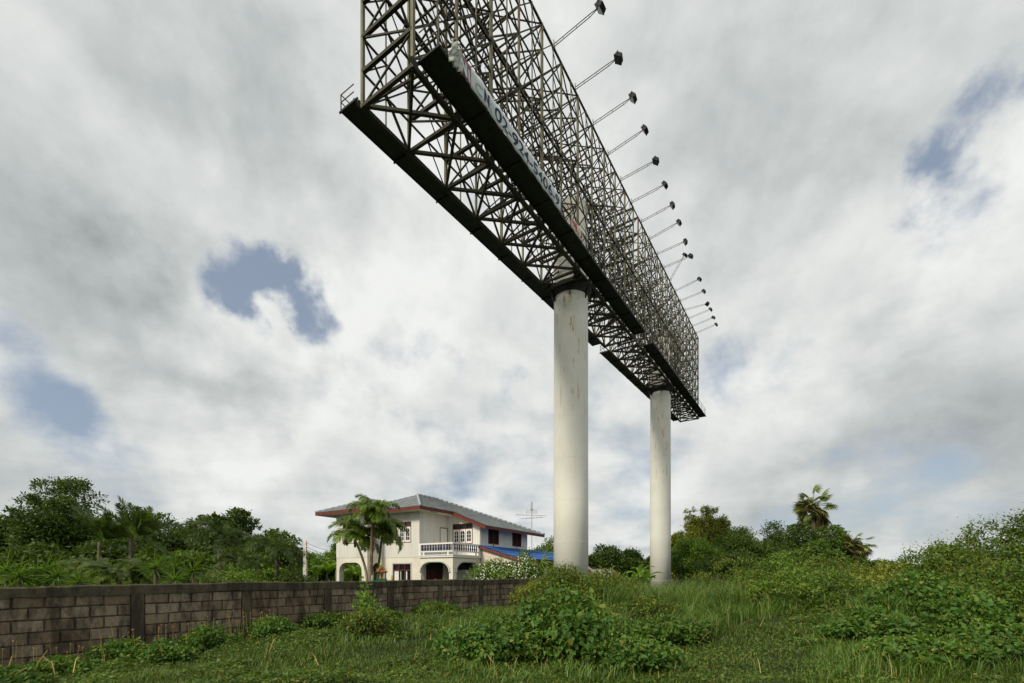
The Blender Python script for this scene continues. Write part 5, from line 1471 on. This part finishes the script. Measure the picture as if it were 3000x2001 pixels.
x = P_(1612, 0, 21).x; rosette('smaller pandanus tuft at the foot of the first column', x, 21.2, G(x, 21), .8, pb, 34, 133, 'pandanus', 'pandanus', el=(-.4, 1.4))
# bare twigs sticking up behind the coping before the porch
mb = MB(); rg = random.Random(4); x0 = P_(1255, 0, 17.5)
for k in range(7):
    p = Vector((rg.uniform(-.1, .1), 0, 0)); pts = [p]; d = Vector((rg.uniform(-.5, .8), 0, 1.1))
    for q in range(5): d = (d+Vector((rg.uniform(-.5, .5), rg.uniform(-.3, .3), rg.uniform(-.2, .15)))).normalized(); pts.append(pts[-1]+d*rg.uniform(.25, .36))
    mb.tube(pts, [.03, .026, .022, .018, .012, .006], 5)
o = mb.obj('bare_bush', M_palmbark, None); o.location = (x0.x, 17.5, G(x0.x, 17.5)-.05); tag(o, 'bare twiggy bush poking above the wall before the porch', 'bush')

# ------------------------------------------------------------------ planting: the vacant lot in front of the wall
def wall_side(x, y):   # signed distance in front of the wall (positive = camera side)
    return (x-W0.x)*WN.x + (y-W0.y)*WN.y
S = dict(n=9000)
# central mound of heart leaved vine
vx, vy = .95, 8.6
vine = shrub('big mound of heart leaved creeper in the middle of the lot', vx, vy, 1.35, 1.0, 1.05, M_leaf_vine, 201, 'creeper_mound', 'creeper', 7000, (.105,.085), 'heart', 16, .42, droop=.7, stems=10)
shrub('lower flank of creeper spilling towards the grass from the big mound', -.25, 8.1, 1.1, .8, .62, M_leaf_vine, 205, 'creeper_mound', 'creeper', 4500, (.08,.06), 'heart', 12, .45, droop=.6)
shrub('creeper tongue running down to the bare grass path', 2.1, 7.6, .8, .7, .50, M_leaf_vine, 207, 'creeper_mound', 'creeper', 2600, (.085,.065), 'heart', 10, .45, droop=.6)
# its largest leaves, one by one
hm = []
for k in range(3):
    T, Fs = LEAF['heart']; s = .13*(1+.15*k); V = T*np.array([s, s*.82, s]); m_ = bpy.data.meshes.new('leaf'); m_.from_pydata([tuple(v) for v in V], [], [tuple(int(q) for q in f) for f in Fs[0]]); setmat(m_, (M_leaf_vine, M_leaf_mid, M_leaf_bright)[k]); hm.append(m_)
rg = random.Random(17); g = G(vx, vy)
for k in range(240):
    while True:
        d = Vector((rg.gauss(0, 1), rg.gauss(0, 1), abs(rg.gauss(0, 1)))); d.normalize()
        if d.y < .35: break
    o = link(bpy.data.objects.new('leaf', hm[k % 3]), vine)
    p = Vector((d.x*1.30, d.y*.98, d.z*.78))*rg.uniform(.86, 1.05); o.location = (p.x, p.y, max(.08, p.z+.24))
    ax = Vector((d.x*.6+rg.gauss(0, .35), d.y*.6+rg.gauss(0, .35), -.55)).normalized(); q = ax.to_track_quat('X', 'Z'); o.rotation_mode = 'QUATERNION'; o.rotation_quaternion = q
    s = rg.uniform(.75, 1.25); o.scale = (s, s, s)
# shrubs: (label, px, Z, rx, ry, h, mat, n, leaf)
def sh(label, px, Z, rx, ry, h, mat, seed, **kw):
    return shrub(label, (px-1500)/F*Z, Z, rx, ry, h, mat, seed, **kw)
sh('rounded bush with small yellowing leaves in front of the first column', 1655, 15.5, 1.2, 1.0, 1.55, M_leaf_scrub, 211, n=9000, leaf=(.08,.05))
sh('dark glossy bush beside the yellowing bush below the first column', 1765, 14.6, 1.2, 1.0, 1.38, M_leaf_scrub, 213, n=7500, leaf=(.08,.05))
sh('low yellow green bush against the end of the wall', 1572, 15.8, .75, .6, .85, M_leaf_yellow, 215, n=4500, leaf=(.07,.045))
sh('upright leafy weed climbing past the wall blocks', 1072, 10.9, .26, .25, 1.25, M_leaf_bright, 217, name='tall_weed', cat='weed', n=700, leaf=(.08,.05), clumps=12, rel=.4, stems=10)
sh('low weed clump at the foot of the upright weed', 1085, 10.5, .65, .5, .62, M_leaf_scrub, 219, name='tall_weed', cat='weed', n=2200, leaf=(.08,.045))
sh('dark tuft of weed at the base of the wall below the house window', 1290, 13.4, .6, .4, .48, M_leaf_mid, 221, name='tall_weed', cat='weed', n=1800, leaf=(.10,.03))
rb = [('scrubby vine covered bush below the domed trees', 2150, 17.5, 1.9, 1.4, 1.85, M_leaf_scrub, 9000), ('sprawling bush of mixed green vine in the bush row', 2280, 17.0, 1.8, 1.4, 1.95, M_leaf_bright, 9000),
      ('bush draped with yellowing vine below the sugar palm', 2400, 16.4, 1.8, 1.4, 1.80, M_leaf_scrub, 9000), ('bush with reddish dying leaves below the smaller sugar palm', 2500, 15.0, 1.6, 1.3, 1.62, M_leaf_scrub, 8500),
      ('yellow green bush between bush row and thicket', 2610, 14.0, 1.3, 1.1, 1.58, M_leaf_yellow, 6500), ('rounded green bush in front of the bush row', 2330, 13.2, 1.3, 1.1, 1.15, M_leaf_bright, 7000),
      ('low bush at the head of the grass path', 2440, 12.0, 1.3, 1.1, 1.00, M_leaf_mid, 6500), ('low leafy bush edging the tall grass', 2210, 13.5, 1.0, .9, .95, M_leaf_scrub, 5000),
      ('leafy bush topping the thicket beside the sky gap', 2745, 13.5, 1.15, 1.0, 2.3, M_leaf_mid, 13000), ('tall open bush standing up from the thicket', 2880, 12.8, 1.35, 1.1, 2.75, M_leaf_mid, 17000),
      ('tallest green bush of the thicket against the sky', 3010, 12.2, 1.4, 1.1, 3.0, M_leaf_mid, 18000), ('bushy shoulder under the leafy topped thicket bush', 2800, 11.5, 1.6, 1.1, 1.85, M_leaf_scrub, 8000),
      ('dense weed bank beneath the tallest thicket bush', 2960, 10.0, 1.5, 1.1, 1.50, M_leaf_mid, 8000), ('weed bank in the middle of the thicket', 2690, 9.9, 1.4, 1.0, .98, M_leaf_vine, 7000),
      ('creeper bank running along the foot of the thicket', 2850, 8.3, 1.3, .9, .75, M_leaf_vine, 6500), ('creeper bank nearest the corner of the grass path', 2560, 8.6, 1.0, .8, .62, M_leaf_vine, 5000),
      ('low creeper patch beside the grass path', 2700, 7.3, 1.0, .7, .42, M_leaf_vine, 4500), ('creeper in the darkest corner of the thicket', 2950, 7.2, .9, .7, .55, M_leaf_vine, 4500),
      ('leafy weed bank left of the grass path', 1960, 9.8, .9, .8, .55, M_leaf_vine, 4500), ('scrubby weed clump between big creeper mound and path', 1880, 11.5, .9, .8, .75, M_leaf_scrub, 4500)]
for i, (lab, px, Z, rx, ry, h, m_, n) in enumerate(rb):
    sh(lab, px, Z, rx, ry, h, m_, 231+2*i, n=n, leaf=(.085, .05) if m_ is not M_leaf_vine else (.095, .06), shape='diamond' if m_ is not M_leaf_vine else 'lance', rel=.34, clumps=18, stems=10, sig=.18)
# weeds against the wall
wl = [(.55, .55, .55, .5), (-.15, .6, .5, .42), (.1, 1.1, .6, .45), (1.2, .5, .6, .42), (1.9, .45, .5, .38), (-.6, .9, .5, .30), (2.7, .45, .6, .36), (3.6, .4, .5, .36), (-.9, 1.5, .6, .25)]
wlab = ['leafy weed patch below the first full pilaster', 'weed patch against the large blocks before the first full pilaster', 'broad weed patch a step out from the first pilaster', 'weed patch at the second pilaster', 'low weed patch past the second pilaster', 'weed patch among the dry canes', 'low weed patch near the third pilaster', 'low weed patch below the upright leafy weed', 'thin weed patch in front of the dry canes']
for i, (n_, d_, rx, h) in enumerate(wl):
    p = wall_pt(n_)+WN*d_
    shrub(wlab[i], p.x, p.y, rx, rx*.8, h, M_leaf_vine, 291+2*i, 'weed_patch', 'weed', 2400, (.07,.045), 'lance', 9, .45, 'weed patches along the wall')
def flower_heads():
    r = rng_(77); mb = MB(); V = []; 
    st = MB(); rg = random.Random(21)
    for k in range(70):
        n_ = rg.uniform(-1.0, 1.3); d_ = rg.uniform(.15, .8); p = wall_pt(n_)+WN*d_; g = G(p.x, p.y); h = rg.uniform(.4, .72)
        q = Vector((p.x+rg.uniform(-.06, .06), p.y+rg.uniform(-.06, .06), g+h)); st.tube([(p.x, p.y, g), (p.x*.5+q.x*.5, p.y*.5+q.y*.5, g+h*.55), q], .0025, 3, False); V.append(q[:])
    root = tag(st.obj('wildflowers', M_dry), 'thin stalked wildflowers with orange yellow heads by the wall', kind='stuff')
    n = len(V); P = np.repeat(np.array(V), 4, 0); nn = len(P)
    me = leaves_mesh('flower_heads', P, r.normal(size=(nn, 3)), r.normal(size=(nn, 3)), np.full(nn, .022), np.full(nn, .02), 'diamond', M_yellow_fl)
    o = link(bpy.data.objects.new('flower_heads', me), root); o['kind'] = 'stuff'
flower_heads()

# ------------------------------------------------------------------ grass
def blades(name, pos, L_, w, lean, r, mat, bend=.5):
    n = len(pos); a = r.uniform(0, 2*np.pi, n); d = np.stack([np.cos(a), np.sin(a), np.zeros(n)], 1); sd = np.stack([-d[:, 1], d[:, 0], np.zeros(n)], 1)
    up = np.array([0, 0, 1.0]); l1 = r.uniform(.05, lean, n)[:, None]; l2 = l1+r.uniform(.1, bend, n)[:, None]*2
    ax1 = norm(up+d*l1); ax2 = norm(up*(1-.5*bend)+d*l2)
    L1 = (L_*.55)[:, None]; L2 = (L_*.5)[:, None]; W2 = (w/2)[:, None]
    p1 = pos+ax1*L1; p2 = p1+ax2*L2
    V = np.stack([pos-sd*W2, pos+sd*W2, p1+sd*W2*.85, p1-sd*W2*.85, p2], 1).reshape(-1, 3)
    b = (np.arange(n)*5)[:, None]
    return fast_mesh(name, V, [b+np.array([[0,1,2,3]]), b+np.array([[3,2,4]])], mat)
def vnoise(x, y, seed, sc):
    r = rng_(seed); z = np.zeros_like(x)
    for k in range(7):
        a = r.uniform(0, 6.28, 2); f = sc*(1+k*.55); th = r.uniform(0, 6.28)
        z += np.sin((x*np.cos(th)+y*np.sin(th))*f+a[0])*np.cos((x*np.sin(th)-y*np.cos(th))*f*.8+a[1])/(1+k*.5)
    return z/2.2
def scatter(r, n, ylo, yhi, pxlo, pxhi, power=1.6):
    # denser towards the camera: uniform in 1/y**power
    u = r.random(n); y = (ylo**-power+u*(yhi**-power-ylo**-power))**(-1/power)
    px = r.uniform(pxlo, pxhi, n); x = (px-1500)/F*y
    return x, y
def build_grass():
    r = rng_(900)
    x, y = scatter(r, 230000, 5.9, 22, -150, 3150, .9)
    ok = wall_side(x, y) > .12; x, y = x[ok], y[ok]
    nz = vnoise(x, y, 3, .9); thin = r.random(len(x)) < (.80+.35*nz); x, y, nz = x[thin], y[thin], nz[thin]
    L_ = (.095+.05*nz+.045*vnoise(x, y, 8, 3.4)).clip(.04, .28)*r.uniform(.6, 1.4, len(x))*(1+.02*(y-6))
    w = r.uniform(.006, .012, len(x))*(1+(y-6)*.09)
    pos = np.stack([x, y, gz(x, y)-.01], 1)
    o = link(bpy.data.objects.new('grass', blades('grass', pos, L_, w, .7, r, M_grass))); tag(o, 'short dark green grass covering the vacant lot', 'grass', kind='stuff')
    # broad leaved ground cover in low drifts mixed into the grass
    x, y = scatter(r, 260000, 5.9, 20, -150, 3150, .9); dr = vnoise(x, y, 21, .75)+.55*vnoise(x, y, 22, 2.1); ok = (wall_side(x, y) > .15) & (dr > -.22+.35*r.random(len(x))-.12*(x > 0)); ok &= ~((x > 2.0) & (x < 5.6) & (y < 10.5) & (r.random(len(x)) < .85)); x, y, dr = x[ok], y[ok], dr[ok]; n = len(x)
    h = (.10+.30*np.clip(dr, 0, 1.2))*(.8+.4*vnoise(x, y, 25, 5.0))
    pos = np.stack([x, y, gz(x, y)+np.clip(h, .03, .5)*np.sqrt(r.uniform(.05, 1, n))], 1); sz = r.uniform(.025, .075, n)*(1+.03*(y-6))
    me = leaves_mesh('ground_cover', pos, r.normal(size=(n, 3))*np.array([1, 1, .45]), r.normal(size=(n, 3))*.5+np.array([0, -.2, .9]), sz, sz*r.uniform(.3, .75, n), 'diamond', M_leaf_cover)
    o = link(bpy.data.objects.new('ground_cover', me)); tag(o, 'small leaved creeping ground cover among the grass', 'weeds', kind='stuff')
    # tall reedy grass: bands of tussocks
    P = []; 
    bands = [(1780, 2200, 12.5, 20, 330, 1.15), (1400, 1900, 11, 15, 90, .5), (2380, 3100, 6.4, 9.5, 150, .42), (2500, 3100, 9, 13, 120, 1.0), (1250, 1850, 6.6, 8.2, 50, .30), (2150, 2450, 11.5, 13.5, 50, .75), (850, 1500, 9.5, 14, 60, .34), (1800, 2150, 10, 12.5, 80, .7), (420, 560, 8.6, 9.6, 8, .4)]
    for (a, b, y0, y1, nt, h) in bands:
        tx, ty = scatter(r, nt, y0, y1, a, b, 1.0); ok = wall_side(tx, ty) > .3; tx, ty = tx[ok], ty[ok]
        for cx, cy in zip(tx, ty):
            k = int(r.integers(26, 52)); hh = h*r.uniform(.65, 1.25)
            P.append(np.stack([cx+r.normal(0, .13, k), cy+r.normal(0, .13, k), hh*r.uniform(.55, 1.15, k)], 1))
    P = np.concatenate(P); n = len(P); pos = np.stack([P[:, 0], P[:, 1], gz(P[:, 0], P[:, 1])-.02], 1)
    o = link(bpy.data.objects.new('tall_grass', blades('tall_grass', pos, P[:, 2], r.uniform(.008, .017, n), .55, r, M_tall, .75))); tag(o, 'tall arching reedy grass in tussocks across the lot', 'grass', kind='stuff')
    # dry stalks
    x, y = scatter(r, 230, 6.2, 15, 1250, 3100, 1.2); x2, y2 = scatter(r, 22, 6.3, 9, 0, 1250, 1.2); x, y = np.concatenate([x, x2]), np.concatenate([y, y2]); ok = wall_side(x, y) > .2; x, y = x[ok], y[ok]; n = len(x)
    pos = np.stack([x, y, gz(x, y)+r.uniform(0, .35, n)], 1)
    o = link(bpy.data.objects.new('dry_stalks', blades('dry_stalks', pos, r.uniform(.15, .45, n), r.uniform(.005, .011, n), 1.8, r, M_dry, .9))); tag(o, 'scattered dry tan stalks and dead leaves in the weeds', 'stalks', kind='stuff')
build_grass()
# broken dry canes standing by the wall corner
for i, (px, Z, h, ln) in enumerate(((22, 7.0, .45, .05), (95, 7.2, .50, .22), (165, 7.1, .34, -.1), (10, 6.6, .30, .3))):
    x = (px-1500)/F*Z; mb = MB(); mb.tube([(0,0,-.05), (ln*.4,0,h*.6), (ln,.02,h)], [.010,.009,.006], 5)
    if i == 1: mb.tube([(ln*.8,0,h*.8), (ln*.8+.12,0,h*.62), (ln*.8+.2,0,h*.66)], [.006,.006,.003], 4)
    o = mb.obj('dry_cane', M_dry); o.location = (x, Z, G(x, Z)); tag(o, ('upright broken dry cane standing by the wall', 'forked dry cane leaning away from the wall', 'short dry cane bent towards the wall corner', 'lowest dry cane lying over in the weeds')[i], 'cane', 'dry canes by the wall')
